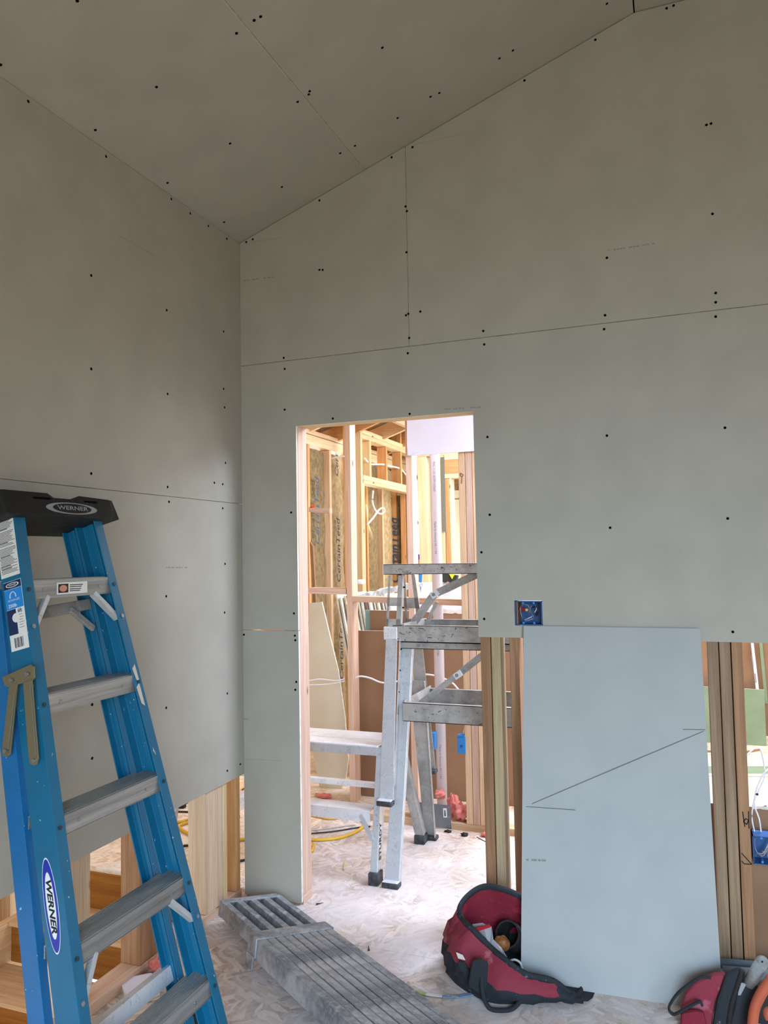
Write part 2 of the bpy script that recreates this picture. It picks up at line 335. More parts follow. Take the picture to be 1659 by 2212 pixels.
# ================================================================ STRUCTURE
def struct(name, label, loc=(0, 0, 0)): return thing(name, label, 'building', loc, kind='structure')
def gridsheet(name, xs, zs, keep, ax, a0, a1, parent, face='drywall_face', holes=()):
    """sheet in the plane ax=const (front a0, back a1) from grid cells; edges show gypsum"""
    V = []; F = []; fm = []; idx = {}
    def P(i, k, s):
        q = (i, k, s)
        if q not in idx:
            idx[q] = len(V); a = a0 if s == 0 else a1; V.append((xs[i], a, zs[k]) if ax == 'y' else (a, xs[i], zs[k]))
        return idx[q]
    cells = {(i, k) for i in range(len(xs)-1) for k in range(len(zs)-1) if keep((xs[i]+xs[i+1])/2, (zs[k]+zs[k+1])/2)}
    for i, k in cells:
        for s in (0, 1): F.append((P(i, k, s), P(i+1, k, s), P(i+1, k+1, s), P(i, k+1, s))); fm.append(0)
        for (di, dk, a, b) in ((-1, 0, (i, k), (i, k+1)), (1, 0, (i+1, k), (i+1, k+1)), (0, -1, (i, k), (i+1, k)), (0, 1, (i, k+1), (i+1, k+1))):
            if (i+di, k+dk) not in cells: F.append((P(*a, 0), P(*b, 0), P(*b, 1), P(*a, 1))); fm.append(1)
    return mesh(name, V, F, None, parent, mats=[face, 'gypsum_edge'], fm=fm)
def sheet(name, poly, ext, parent=None, face='drywall_face', back=None):
    n = len(poly); e = Vector(ext); P = [Vector(p) for p in poly]; V = [tuple(v) for v in P+[p+e for p in P]]
    F = [tuple(range(n)), tuple(reversed(range(n, 2*n)))]+[(i, i+n, (i+1) % n+n, (i+1) % n) for i in range(n)]
    return mesh(name, V, F, None, parent, mats=[face, 'gypsum_edge', back or face], fm=[0, 2]+[1]*n)
SCREW = {}
def screws(parent, pts, normal, r=.0052):
    for p in pts:
        p = Vector(p)
        if normal not in SCREW:
            n = Vector(normal); o = cyl('screw', p-n*.001, p+n*.0004, r, 'dark_hole', parent, sides=10); SCREW[normal] = o
            WLOC[o.name] = WLOC[o.name]
        else: dup(SCREW[normal], p, parent)
Y1 = .0127; Y2 = .1017
wb_ = struct('wall_back', 'gypsum board partition with doorway, sloping top edge and exposed studs low at right', (1.2, .05, 1.5))
S_ = .357
sheet('drywall_sheet', [(.0015, 0, 2.4162), (.8293, 0, 2.4162), (.8293, 0, 2.998+S_*.8297), (.0015, 0, 2.998)], (0, Y1, 0), wb_)
sheet('drywall_sheet', [(.8327, 0, 2.4162), (4.4, 0, 2.4162), (4.4, 0, 3.637), (1.794, 0, 3.637), (.8327, 0, 2.998+S_*.8323)], (0, Y1, 0), wb_)
gridsheet('drywall_sheet', [.0015, .2845, 1.1045, 1.255, 1.367, 1.9, 4.4], [1.182, 1.1950, 1.231, 1.331, 2.1105, 2.4127],
          lambda x, z: not (.2845 < x < 1.1045 and z < 2.1105) and not (x < .2845 and z < 1.195) and not (1.255 < x < 1.367 and 1.231 < z < 1.331), 'y', 0, Y1, wb_)
sheet('drywall_sheet', [(.0015, 0, .012), (.2855, 0, .012), (.2855, 0, 1.191), (.0015, 0, 1.191)], (0, Y1, 0), wb_)
def stud(par, x0, x1, y0, y1, z0, z1, mat='pine', name='stud', bevel=.003): return box(name, x0, x1, y0, y1, z0, z1, mat, par, bevel)
stud(wb_, .249, .2865, Y1+.0005, Y2, .0385, 2.1505, 'pine_jamb')                       # left jamb
stud(wb_, .2105, .2485, Y1+.0005, Y2, .0385, 2.4, 'pine_pink')
stud(wb_, 0.0, .2875, Y1+.0005, Y2+.001, 0, .038, 'pine_pink', 'sole_plate')
stud(wb_, .2870, 1.1075, Y1+.0005, Y2, 2.1125, 2.1505, 'pine_pale', 'header')
stud(wb_, .249, 1.19, Y1+.0005, Y2, 2.151, 2.26, 'pine', 'header')
stud(wb_, 1.108, 1.149, Y1+.0005, Y2, 0, 2.15, 'pine_brown')
stud(wb_, 1.1525, 1.1905, Y1+.0005, Y2, 0, 2.4, 'stud_olive')
stud(wb_, 1.2275, 1.2665, Y1+.0005, Y2, 0, 2.4, 'pine_brown')
stud(wb_, .001, .039, Y1+.0005, Y2, .0385, 2.4, 'pine')
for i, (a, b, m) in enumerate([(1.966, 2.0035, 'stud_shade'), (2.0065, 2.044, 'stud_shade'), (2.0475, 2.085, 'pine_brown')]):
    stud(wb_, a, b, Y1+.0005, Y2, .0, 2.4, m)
stud(wb_, 2.62, 2.658, Y1+.0005, Y2, .0385, 2.4, 'pine')
stud(wb_, 3.02, 3.06, Y1+.0005, Y2, .0385, 2.4, 'pine')
stud(wb_, .0, 4.4, Y1+.0005, Y2, 3.0-.62, 3.0-.57, 'pine', 'blocking')
stud(wb_, .812, .850, Y1+.0005, Y2, 2.44, 3.25, 'pine')
def topplate(x0, x1, za, zb): return mesh('top_plate', [(x0, Y1+.0005, za-.06), (x1, Y1+.0005, zb-.06), (x1, Y1+.0005, zb), (x0, Y1+.0005, za), (x0, Y2, za-.06), (x1, Y2, zb-.06), (x1, Y2, zb), (x0, Y2, za)], [(0, 1, 2, 3), (7, 6, 5, 4), (0, 4, 5, 1), (1, 5, 6, 2), (2, 6, 7, 3), (3, 7, 4, 0)], 'pine', wb_)
topplate(0, 1.794, 3.001, 3.001+S_*1.794); topplate(1.794, 4.4, 3.641, 3.641)
screws(wb_, [(0.0362, 0, 3), (0.071, 0, 3.0076), (0.417, 0, 3.1309), (0.4123, 0, 2.8111), (0.4283, 0, 2.8087), (0.768, 0, 3.2601), (0.8648, 0, 3.2859), (0.8276, 0, 3.0294), (0.8335, 0, 3.0078), (0.8276, 0, 2.8266), (0.8304, 0, 2.556), (0.8198, 0, 2.5512), (0.8849, 0, 2.559), (0.8324, 0, 2.4507), (0.8247, 0, 2.3851), (0.227, 0, 2.4294), (0.2311, 0, 2.3777), (0.2288, 0, 2.1905), (0.4679, 0, 2.1311), (0.8276, 0, 2.1224), (1.1565, 0, 2.442), (1.1589, 0, 2.3853), (1.6386, 0, 2.3913), (1.6439, 0, 2.446), (1.6584, 0, 2.6735), (2.0455, 0, 2.7825), (2.0539, 0, 3.1308), (2.0377, 0, 3.129), (1.6429, 0, 3.5665), (1.3562, 0, 3.4667), (1.9134, 0, 3.623), (1.9388, 0, 3.6272), (2.0451, 0, 2.4793), (2.0437, 0, 2.4442), (2.0416, 0, 2.3899), (1.1626, 0, 1.9991), (1.6354, 0, 1.971), (2.0571, 0, 1.9701), (2.0534, 0, 1.634), (1.6357, 0, 1.6121), (1.1639, 0, 1.679), (1.1253, 0, 1.5266), (1.1299, 0, 1.2555), (2.0542, 0, 1.2195), (0.2558, 0, 1.7214), (0.2639, 0, 1.2698), (0.2672, 0, 1.1713), (0.2692, 0, 1.1509), (0.2664, 0, 0.9325), (0.2714, 0, 0.9673), (0.0068, 0, 1.1705)], (0, -1, 0))
def lines(name, segs, w, mat, par, nrm, lift=.0006, pieces=True):
    """thin flat strips drawn on a surface"""
    V = []; F = []; n = Vector(nrm)
    for a, b in segs:
        a, b = Vector(a), Vector(b); s = (b-a).cross(n).normalized()*w/2; k = len(V)
        V += [tuple(p+n*lift) for p in (a-s, b-s, b+s, a+s)]; F.append((k, k+1, k+2, k+3))
    return mesh(name, V, F, mat, par)
NB = (0, -1, 0)
q = [(0.0146, 0, 2.8173), (0.1813, 0, 2.8129), (0.8713, 0, 3.2948), (1.0864, 0, 3.2963), (0.0684, 0, 2.9948), (0.2315, 0, 2.9901), (1.6505, 0, 2.7008), (1.867, 0, 2.7029), (0.9858, 0, 2.1291), (1.1871, 0, 2.1238), (0.004, 0, 0.6095), (0.1932, 0, 0.6175), (-0.0016, 0, 0.7895), (0.0274, 0, 0.7911)]
def dashes(a, b, n, seed, h=.006, fill=.7):
    r = random.Random(seed); a, b = Vector(a), Vector(b); out = []; t = 0
    while t < 1:
        l = r.uniform(.5, 1.6)/n
        if r.random() < fill: out.append((a.lerp(b, t), a.lerp(b, min(1, t+l*.7))))
        t += l
    return out
lines('edge_print', dashes(q[0], q[1], 14, 1), .0045, 'faint_print', wb_, NB)
lines('edge_print', dashes(q[6], q[7], 22, 2), .0045, 'faint_print', wb_, NB)
lines('edge_print', dashes(q[8], q[9], 20, 3), .0045, 'faint_print', wb_, NB)
lines('edge_print', dashes(q[12], q[13], 3, 3), .0045, 'faint_print', wb_, NB)
lines('pencil_line', [(q[2], q[3]), (q[4], q[5]), (q[10], q[11])], .0012, 'faint_print', wb_, NB)

wl_ = struct('wall_left', 'gypsum board partition stopping short of the floor beside the stair', (-.05, -2, 1.5))
gridsheet('drywall_sheet', [-5.2, .0125], [1.7712, 2.998], lambda a, b: True, 'x', 0, -Y1, wl_)
gridsheet('drywall_sheet', [-5.2, .0125], [.5435, 1.7688], lambda a, b: True, 'x', 0, -Y1, wl_)
screws(wl_, [(0, -1.2729, 2.9816), (0, -0.9138, 2.9762), (0, -0.5274, 2.9857), (0, -0.3957, 2.9804), (0, -0.2605, 2.9801), (0, -0.1107, 2.9792), (0, -0.9877, 2.514), (0, -0.5601, 2.5162), (0, -0.1431, 2.5408), (0, -0.9864, 2.1844), (0, -0.5555, 2.1785), (0, -0.1463, 2.2789), (0, -0.1397, 2.1963), (0, -0.1352, 1.9465), (0, -0.985, 1.8205), (0, -0.5571, 1.8065), (0, -0.2252, 1.8499), (0, -0.159, 1.849), (0, -0.5484, 1.7483), (0, -0.1603, 1.742), (0, -0.1445, 1.4964), (0, -0.1509, 1.2828), (0, -0.5678, 1.377), (0, -0.1329, 0.9269), (0, -0.9774, 1.0338), (0, -0.5695, 0.9464), (0, -0.9767, 0.8543), (0, -0.1371, 0.5934), (0, -0.0295, 0.5939)], (1, 0, 0))
q = [(0, -0.6365, 1.4905), (0, -0.4259, 1.486), (0, -0.8465, 2.7121), (0, -0.6302, 2.7102)]
lines('edge_print', dashes(q[0], q[1], 12, 5), .0045, 'faint_print', wl_, (1, 0, 0))
lines('edge_print', [(q[2], q[3])], .0015, 'faint_print', wl_, (1, 0, 0))
X2 = -.1017; XA = -Y1-.0005
def lstud(y0, y1, z0, z1, m, x0=X2, name='stud'): return box(name, x0, XA, y0, y1, z0, z1, m, wl_, .003)
lstud(-4.2, -.001, 0, .038, 'pine_pink', name='sole_plate'); box('top_plate', X2, XA, -5.2, .0, 2.93, 2.965, 'pine', wl_); lstud(-5.2, -.0, 1.75, 1.80, 'pine', name='blocking')
lstud(-.285, -.195, .0385, 3.0, 'fir_post'); lstud(-.1945, -.157, .0385, 3.0, 'fir_post'); lstud(-.1545, -.120, .0385, 3.0, 'pine_pale')
lstud(-.050, -.013, .0385, 3.0, 'pine_orange')
lstud(-.709, -.605, .0385, 3.0, 'pine_brown'); lstud(-1.068, -.968, .0385, 3.0, 'fir_post')
for y in (-1.6, -2.0, -2.4, -2.8, -3.2, -3.6): lstud(y, y+.038, .0385, 3.0, 'pine')

ce_ = struct('ceiling', 'gypsum board ceiling sloping up from the left wall to a flat strip', (1.5, -2.5, 3.4))
def slope(x0, x1, dz=0): return [(x0, -5.2, 3.002+S_*x0+dz), (x1, -5.2, 3.002+S_*x1+dz), (x1, Y2, 3.002+S_*x1+dz), (x0, Y2, 3.002+S_*x0+dz)]
sheet('drywall_sheet', slope(-.1017, .6355), (0, 0, .013), ce_); sheet('drywall_sheet', slope(.6405, 1.7905), (0, 0, .013), ce_)
sheet('drywall_sheet', [(1.7965, -5.2, 3.642), (4.4, -5.2, 3.642), (4.4, Y2, 3.642), (1.7965, Y2, 3.642)], (0, 0, .013), ce_)
n_ = Vector((-S_, 0, 1)).normalized()*-1
screws(ce_, [(0.3301, -1.4216, 3.1193), (0.6699, -1.0122, 3.2406), (0.6921, -1.0097, 3.2486), (0.6031, -1.0095, 3.2168), (0.9513, -0.5913, 3.3411), (1.2925, -0.1875, 3.4629), (1.3459, -0.1865, 3.482), (0.2954, -1.015, 3.107), (0.0378, -1.0122, 3.015), (0.6569, -0.592, 3.236), (0.6666, -0.6038, 3.2395), (0.6099, -0.5906, 3.2192), (1.012, -0.2042, 3.3628), (1.0465, -0.1954, 3.3751), (0.8671, -0.1956, 3.3111), (0.3212, -0.5972, 3.1162), (0.6711, -0.1828, 3.2411), (0.6066, -0.1915, 3.218), (0.3325, -0.1989, 3.1202), (0.0351, -0.5997, 3.014), (0.0399, -0.1965, 3.0157), (1.7002, -0.1353, 3.6085), (0.0298, -1.4094, 3.0121)], tuple(n_))
# rest of the room shell behind the photographer
tag(box('wall_right', 4.4, 4.5, -5.2, 0, 0, 3.65, 'drywall_face'), 'plain gypsum board wall at the right of the room', 'building', kind='structure')
gridsheet('wall_rear', [0, 1.2, 4.3, 4.4], [0, .2, 2.2, 3.65], lambda x, z: not (1.2 < x < 4.3 and .2 < z < 2.2), 'y', -5.2, -5.3, None)['kind'] = 'structure'
box('light_block_backing', 1.75, 4.5, -5.3, .11, 3.70, 3.74, 'dark_hole', ce_)  # unseen black slab added to stop light coming through the ceiling seams
mesh('light_block_backing', [(-.13, -5.3, 2.985), (1.8, -5.3, 3.675), (1.8, .11, 3.675), (-.13, .11, 2.985)], [(0, 1, 2, 3)], 'dark_hole', ce_)  # same added backing up the slope, keeps the seams dark

fl_ = struct('floor', 'dusty strand board subfloor', (1, 0, -.01))
def panel(x0, x1, y0, y1, m): return box('subfloor_panel', x0+.0012, x1-.0012, y0+.0012, y1-.0012, -.019, 0, m, fl_)
for y0, y1, cut in [(-5.2, -3.9, 1.2), (-3.9, -2.68, 2.4), (-2.68, -1.46, 1.2), (-1.46, -.24, 2.3)]:
    panel(-.1, cut, y0, y1, 'osb_dusty'); panel(cut, 4.5, y0, y1, 'osb_dusty')
panel(-.1, 4.5, -.24, 1.0988, 'osb_dusty')
panel(-3, 1.2, 1.1, 2.32, 'osb_clean'); panel(1.2, 4.5, 1.1, 2.32, 'osb_clean'); panel(-3, .6, 2.32, 6.2, 'osb_clean'); panel(.6, 4.5, 2.32, 6.2, 'osb_clean')
panel(-3, -.1012, .0605, 1.1, 'osb_clean')

# ---------------------------------------------------------------- stair beside the room
st = thing('wooden_stair', 'rough plywood steps going down behind the blue ladder, under the left wall', 'stairs', (-.65, -.2, -.2), kind='structure')
box('riser', -1.3, -.104, .042, .0585, -.19, -.0195, 'plywood_orange', st)
for k in range(1, 5):
    z = -.19*k; yf = .06-.265*k
    box('tread', -1.17, -.104, yf, yf+.262, z-.019, z, 'plywood', st)
    box('riser', -1.17, -.104, yf+.018, yf+.036, z-.19, z-.0195, 'plywood_orange' if k < 3 else 'plywood', st)
box('stringer', -1.21, -1.172, -1.2, .04, -.95, -.1905, 'plywood', st)
sw = struct('wall_stair', 'strand board sheathed stair wall with studs', (-1.5, 0, 0))
box('sheathing', -1.62, -1.6, -2.2, 6.2, -1, 3.0, 'osb_raw', sw)
for y in (-1.1, -.7, -.28, .12): box('stud', -1.59, -1.50, y, y+.038, -1, 2.5, 'pine', sw, .002)
box('stud', -1.34, -1.25, -.32, -.28, -1, 2.4, 'pine_brown', sw, .002); box('stud', -1.34, -1.25, -.275, -.237, -1, 2.4, 'pine_pale', sw, .002)
tag(mesh('purple_bin', bverts(-1.5, -1.36, -.62, -.4, -.42, -.2), BF, 'purple_bin', bevel=.02), 'dull purple bin at the far left edge beside the stair', 'bin')

# ================================================================ ROOMS BEYOND
wm = struct('wall_middle', 'open stud partition with sole plate seen through the doorway', (.4, 1.15, .5))
box('sole_plate', -.9, 2.9, 1.11, 1.199, 0, .038, 'pine', wm, .002)
xs = [(0.7358, 1.11, 0.0382)[0]]
for i, m in enumerate(['pine', 'pine_pink', 'pine']): box('stud', xs[0]+i*.0395, xs[0]+i*.0395+.0372, 1.11, 1.199, .0385, 2.9, m, wm, .002)
xa = (0.4213, 1.13, 0.2054)[0]
box('stud', xa, xa+.038, 1.112, 1.199, .0385, 2.9, 'pine_pink', wm, .002)
box('stud', 1.7, 1.738, 1.11, 1.199, .0385, 2.9, 'pine', wm, .002)
a = (-0.0791, 1.38, 1.8162)[0]
box('stud', a, a+.0385, 1.38, 1.469, 0, 2.9, 'pine_pink', wm, .002)
# knee wall plates
p0, p1 = Vector((-0.3493, 1.38, 1.3036)), Vector((-0.0845, 1.38, 1.2976)); p0.y += .044; p1.y += .044
bar('knee_wall_plate', p0, p1, (0, 0, 1), .088, .038, 'pine_pink', wm, .002)
p0, p1 = Vector((-0.0411, 1.38, 1.2513)), Vector((0.7417, 1.16, 1.2458)); p0.y += .044; p1.y += .044; p0.x += .001
bar('knee_wall_plate', p0, p1, (0, 0, 1), .088, .036, 'pine_pink', wm, .002)
# drywall soffit piece hung on the partition, torn lower corner
tg = [(0.4361, 1.096, 2.0902), (0.8748, 1.096, 2.094), (0.881, 1.096, 2.3352), (0.4414, 1.096, 2.3455)]
so = sheet('soffit_sheet', tg, (0, Y1, 0), wm, 'drywall_white')
sheet('torn_flap', [(0.4427, 1.088, 2.1398), (0.4706, 1.088, 2.1272), (0.5149, 1.088, 2.1083), (0.4671, 1.088, 2.0954), (0.4445, 1.088, 2.0914)], (0, .004, 0), wm, 'drywall_white')
# exterior wall running away on the left, batts between studs
we = struct('wall_exterior', 'insulated stud wall with printed kraft batts far behind the doorway', (-.85, 3, 1.2))
NEA = -.8
for k, m in enumerate(['pine_orange', 'pine', 'pine_pink', 'pine_orange', 'pine', 'pine_orange', 'pine_orange']):
    y = 2.315+.405*k
    box('stud', NEA-.089, NEA, y, y+.038, .038, 2.40, m, we, .002)
box('sole_plate', NEA-.09, NEA, 1.2, 5.6, 0, .038, 'pine', we); box('top_plate', NEA-.09, NEA, 1.2, 5.6, 2.401, 2.44, 'pine', we); box('top_plate', NEA-.09, NEA, 1.2, 5.6, 2.441, 2.479, 'pine_pale', we)
def batt(y0, y1, z0, z1, m='kraft', par=we, xf=NEA-.02, amp=.014, seed=1):
    r = random.Random(seed); n, k = 5, 26; V = []; F = []
    for i in range(n+1):
        for j in range(k+1):
            t = i/n; V.append((xf-.03*(2*t-1)**2+amp*r.uniform(-.5, .5), y0+(y1-y0)*t, z0+(z1-z0)*j/k))
    for i in range(n):
        for j in range(k): a_ = i*(k+1)+j; F.append((a_, a_+k+1, a_+k+2, a_+1))
    return mesh('insulation_batt', V, F, m, par, smooth=True)
for k in range(7):
    y = 2.315+.405*k+.04; b_ = batt(y, y+.365, .05, 2.38, 'kraft' if k % 3 else 'kraft_dark', seed=k)
def batt_text(par, s, p, size, up=(0, 0, 1), xd=(0, 0, 1), yd=(0, -1, 0)): return text('batt_print', s, p, xd, yd, size, 'print_blue', par, shear=.2, depth=.002, bold=.01)
for i, p in enumerate([(-0.782, 2.8364, 1.5645), (-0.782, 2.8244, 2.2837), (-0.782, 2.4355, 1.876), (-0.782, 2.8637, 0.7541)]): batt_text(we, 'Cert' if i == 1 else 'CertainTeed', p, .105, yd=(0, -1, 0))
# partition frame running away (header, cripples) - wall of the closet beyond
wf = struct('wall_closet', 'pale stud frame with a doorway header and cripple studs', (-.6, 3.6, 2))
FX = -.6
def fx(y0, y1, z0, z1, m='pine_pale', name='stud'): return box(name, FX-.089, FX, y0, y1, z0, z1, m, wf, .002)
pt = [(-0.6, 2.9181, 1.911), (-0.6, 3.0432, 1.9171), (-0.6, 3.0121, 2.1652), (-0.6, 4.1159, 2.1526), (-0.6, 2.9568, 2.5676), (-0.6, 4.1256, 2.5444), (-0.6, 3.1279, 2.3649), (-0.6, 3.3048, 2.343), (-0.6, 3.529, 2.3665), (-0.6, 3.7031, 2.3848), (-0.6, 3.939, 2.4096), (-0.6, 2.7677, 1.9037)]
fx(pt[0][1], pt[0][1]+.04, 0, 2.9); fx(pt[0][1]+.041, pt[0][1]+.079, 0, 2.14); 
box('stud', FX-.089, FX, pt[11][1]-.02, pt[11][1]+.02, 0, 2.9, 'pine_orange', wf, .002)
fx(pt[0][1]+.06, 5.6, 2.135, 2.165, name='header'); box('header', FX-.03, FX+.002, pt[0][1]+.05, 5.6, 2.166, 2.205, 'pine_pale', wf)
fx(pt[0][1]+.04, 5.6, 2.52, 2.56, name='top_plate'); fx(pt[0][1]+.04, 5.6, 2.562, 2.60, name='top_plate')
for k in range(6):
    y = 3.125+.405*k
    fx(y, y+.038, 2.206, 2.519, 'pine_pale' if k == 0 else 'pine_orange', 'cripple_stud')
    if k: fx(y, y+.038, 2.601, 3.1, 'pine_orange', 'cripple_stud')
# far cross wall with batts
wc = struct('wall_far', 'far insulated cross wall with a bright white panel door', (0, 5, 1.2))
YF = 5.6
box('sheathing', -3.0, 3.2, YF+.09, YF+.1, 0, 3.6, 'osb_raw', wc)
fs = [(-1.085, 4.3, 1.9969), (-1.0543, 4.3, 1.9957), (-0.9625, 4.3, 1.9923), (-0.9119, 4.3, 1.9903), (-0.7414, 4.3, 1.9839), (-0.6917, 4.3, 1.982), (-0.6374, 4.3, 1.98), (-0.6078, 4.3, 1.9788)]
for i, m in zip((0, 2, 4, 6), ('pine_pale', 'pine_orange', 'pine_orange', 'pine_pale')):
    box('stud', fs[i][0], fs[i+1][0], 4.3, 4.389, 0, 2.135, m, wc, .002)
def fbatt(x0, x1, m, seed, txt=None, py=1100):
    r = random.Random(seed); n, k = 6, 30; V = []; F = []
    for i in range(n+1):
        for j in range(k+1):
            t = i/n; V.append((x0+(x1-x0)*t, 4.35+.05*(2*t-1)**2+.012*r.uniform(-.5, .5), .05+2.08*j/k))
    for i in range(n):
        for j in range(k): a_ = i*(k+1)+j; F.append((a_, a_+k+1, a_+k+2, a_+1))
    return mesh('insulation_batt', V, F, m, wc, smooth=True)
fbatt(fs[1][0], fs[2][0], 'kraft', 3); fbatt(fs[3][0], fs[4][0], 'kraft_dark', 4); fbatt(fs[5][0], fs[6][0], 'kraft_dark', 5); fbatt(fs[0][0]-.1, fs[0][0], 'kraft_dark', 6)
for p in [(-1.0158, 4.33, 1.948), (-1.0192, 4.33, 1.2258), (-0.8859, 4.33, 2.0859), (-0.8206, 4.33, 1.5633)]: text('batt_print', 'CertainTeed', p, (0, 0, 1), (-1, 0, 0), .13, 'print_blue', wc, shear=.2, depth=.004, bold=.01)
tag(wc, 'far insulated cross wall behind the closet frame')
# right cross frame at y 2.6
wr = struct('wall_window', 'pale stud frame with box header round a bright far opening', (.6, 2.6, 1.3)); Y3 = 2.6
r_ = [(0.0036, 2.6, 1.8726), (0.0787, 2.6, 1.8698), (0.1643, 2.6, 1.8666), (0.2086, 2.6, 1.8649), (0.2306, 2.6, 1.8641), (0.2563, 2.6, 1.8631), (0.2746, 2.6, 1.8624), (0.5051, 2.6, 1.8537), (0.0091, 2.6, 2.3018), (0.5146, 2.6, 2.2243), (0.224, 2.6, 2.2096), (0.5099, 2.6, 2.0387), (0.5091, 2.6, 2.0072), (0.2122, 2.6, 2.0212)]
box('stud', r_[0][0], r_[1][0], Y3, Y3+.089, 0, 2.28, 'pine_pale', wr, .002); box('stud', r_[2][0], r_[3][0]+.01, Y3, Y3+.089, 0, 2.28, 'pine_pale', wr, .002)
box('stud', r_[4][0]-.008, r_[5][0], Y3, Y3+.089, 0, 2.10, 'pine_orange', wr, .002); box('stud', r_[5][0]+.001, r_[6][0], Y3, Y3+.089, 0, 2.10, 'pine_pale', wr, .002)
z_t = r_[8][2]
box('top_plate', r_[0][0]-.02, 2.4, Y3-.001, Y3+.089, 2.281, 2.319, 'pine_pale', wr); box('top_plate', r_[0][0]-.02, 2.4, Y3-.001, Y3+.089, 2.32, 2.358, 'pine', wr)
box('header', r_[4][0]-.008, 2.4, Y3, Y3+.089, 2.135, 2.28, 'pine_orange', wr); box('header', r_[4][0]-.008, 2.4, Y3-.002, Y3+.089, 2.101, 2.134, 'pine_pale', wr)
box('header', r_[4][0]-.008, 2.4, Y3-.001, Y3+.089, 2.245, 2.28, 'pine', wr)
o = box('metal_strap', (0.1968, 2.59, 1.8649)[0], (0.2262, 2.59, 1.8637)[0], 2.594, 2.5955, (0.2076, 2.59, 1.6945)[2], (0.2208, 2.59, 2.2659)[2], 'galvanized_strap', wr)
for p in [(0.2076, 2.59, 1.6945), (0.2085, 2.59, 1.7334), (0.2129, 2.59, 1.7651), (0.2099, 2.59, 1.797), (0.2144, 2.59, 1.8323), (0.2116, 2.59, 1.8678), (0.2164, 2.59, 1.9173)]: cyl('nail_head', (p[0], 2.594, p[2]), (p[0], 2.5925, p[2]), .004, 'rivet', wr, 8)
# door leaf beyond
q = [(-0.2771, 4.6, 2.1722), (-0.1058, 4.6, 2.1642)]
dr = struct('door_1', 'cream panelled door leaf brightly lit beyond the studs', (q[0][0]+.4, 4.6, 1))
box('leaf', q[0][0], q[0][0]+.8, 4.6, 4.63, .0, 2.08, 'door_cream', dr)
boxes('door_panel', [(q[0][0]+.10, q[0][0]+.35, 4.585, 4.6, 1.15, 1.95), (q[0][0]+.45, q[0][0]+.7, 4.585, 4.6, 1.15, 1.95)], 'door_cream', dr, .01)
boxes('casing', [(q[0][0]-.09, q[0][0]-.01, 4.56, 4.6, 0, 2.16), (q[0][0]-.09, q[0][0]+.9, 4.56, 4.6, 2.09, 2.17)], 'door_cream', dr)
# roof over the rooms beyond: rafters up the slope, deck
rf = struct('ceiling_rafters', 'sloping rafters under strand board decking above the rooms beyond', (.2, 3, 2.9))
def rz(x): return 2.50+.357*(x+.8)
for k in range(9):
    y = 1.25+.55*k; V = []
    for yy in (y, y+.04):
        for x in (-1.6, 3.2): V += [(x, yy, rz(x)), (x, yy, rz(x)+.18)]
    mesh('rafter', V, [(0, 1, 3, 2), (4, 6, 7, 5), (0, 2, 6, 4), (1, 5, 7, 3), (0, 4, 5, 1), (2, 3, 7, 6)], 'pine_orange' if k % 2 else 'pine', rf)
mesh('deck', [(-1.8, .1, rz(-1.8)+.185), (4.5, .1, rz(4.5)+.185), (4.5, 6.2, rz(4.5)+.185), (-1.8, 6.2, rz(-1.8)+.185)], [(0, 1, 2, 3)], 'osb_raw', rf)
for k in range(8):
    y = 1.3+.55*k; mesh('insulation_batt', [(-1.0, y, rz(-1.)+.14), (.1, y, rz(.1)+.12), (.1, y+.5, rz(.1)+.12), (-1.0, y+.5, rz(-1.)+.14)], [(0, 1, 2, 3)], 'kraft_dark', rf)
for i, (x0, x1) in enumerate([(-.85, -.8), (-.3, -.26)]):
    box('ceiling_beam', x0, x1, 1.3, 5.6, 2.62 if i else 2.485, 2.74 if i else 2.52, 'pine', rf)
# outer shell of the rooms beyond (keeps the sky out except through the openings)
box('wall_outer', 4.4, 4.5, 0, 6.2, 0, 4.8, 'osb_raw')['kind'] = 'structure'

# ================================================================ BLUE STEPLADDER
TH = math.atan(.25)
LAD = Matrix.Translation((.6825, -1.412, 0)) @ Matrix(((math.cos(TH), 0, -math.sin(TH), 0), (0, 1, 0, 0), (math.sin(TH), 0, math.cos(TH), 0), (0, 0, 0, 1)))
XF.append(LAD)
bl = thing('stepladder', 'blue fibreglass stepladder with grey steps, folded and leaning on the left wall', 'ladder', (0, 0, 0))
def hw(v): return .28-.0693*v
def rail(name, s, x0, dep, hin, v0, v1, mat, fl=.034, tilt=0):
    t = .004; V = []
    prof = [(0, 0), (-dep, 0), (-dep, fl), (-dep+t, fl), (-dep+t, t), (-dep*.62, t), (-dep*.62, t*2.6), (-dep*.38, t*2.6), (-dep*.38, t), (-t, t), (-t, fl), (0, fl)]
    for v in (v0, v1):
        for a, b in prof: V.append((x0+a+tilt*(v-1.69), s*(hw(v)-hin-b), v))
    n = len(prof); F = [tuple(range(n)), tuple(reversed(range(n, 2*n)))]+[(i, i+n, (i+1) % n+n, (i+1) % n) for i in range(n)]
    return mesh(name, V, F, mat, bl, bevel=.0012)
rl_l = rail('front_rail', -1, 0, .074, 0, .0, 1.715, 'ladder_blue'); rl_r = rail('front_rail', 1, 0, .074, 0, .0, 1.715, 'ladder_blue')
BKX = -.079
rk_l = rail('rear_rail', -1, BKX, .052, 0, .03, 1.69, 'ladder_blue_rear', .026, .022); rk_r = rail('rear_rail', 1, BKX, .052, 0, .03, 1.69, 'ladder_blue', .026, .022)
for s in (-1, 1):
    boxes('rubber_foot', [(-.085, .006, s*.28-.03 if s > 0 else -.29, .29 if s > 0 else -.25, -.001, .05)], 'rubber', bl, .004)
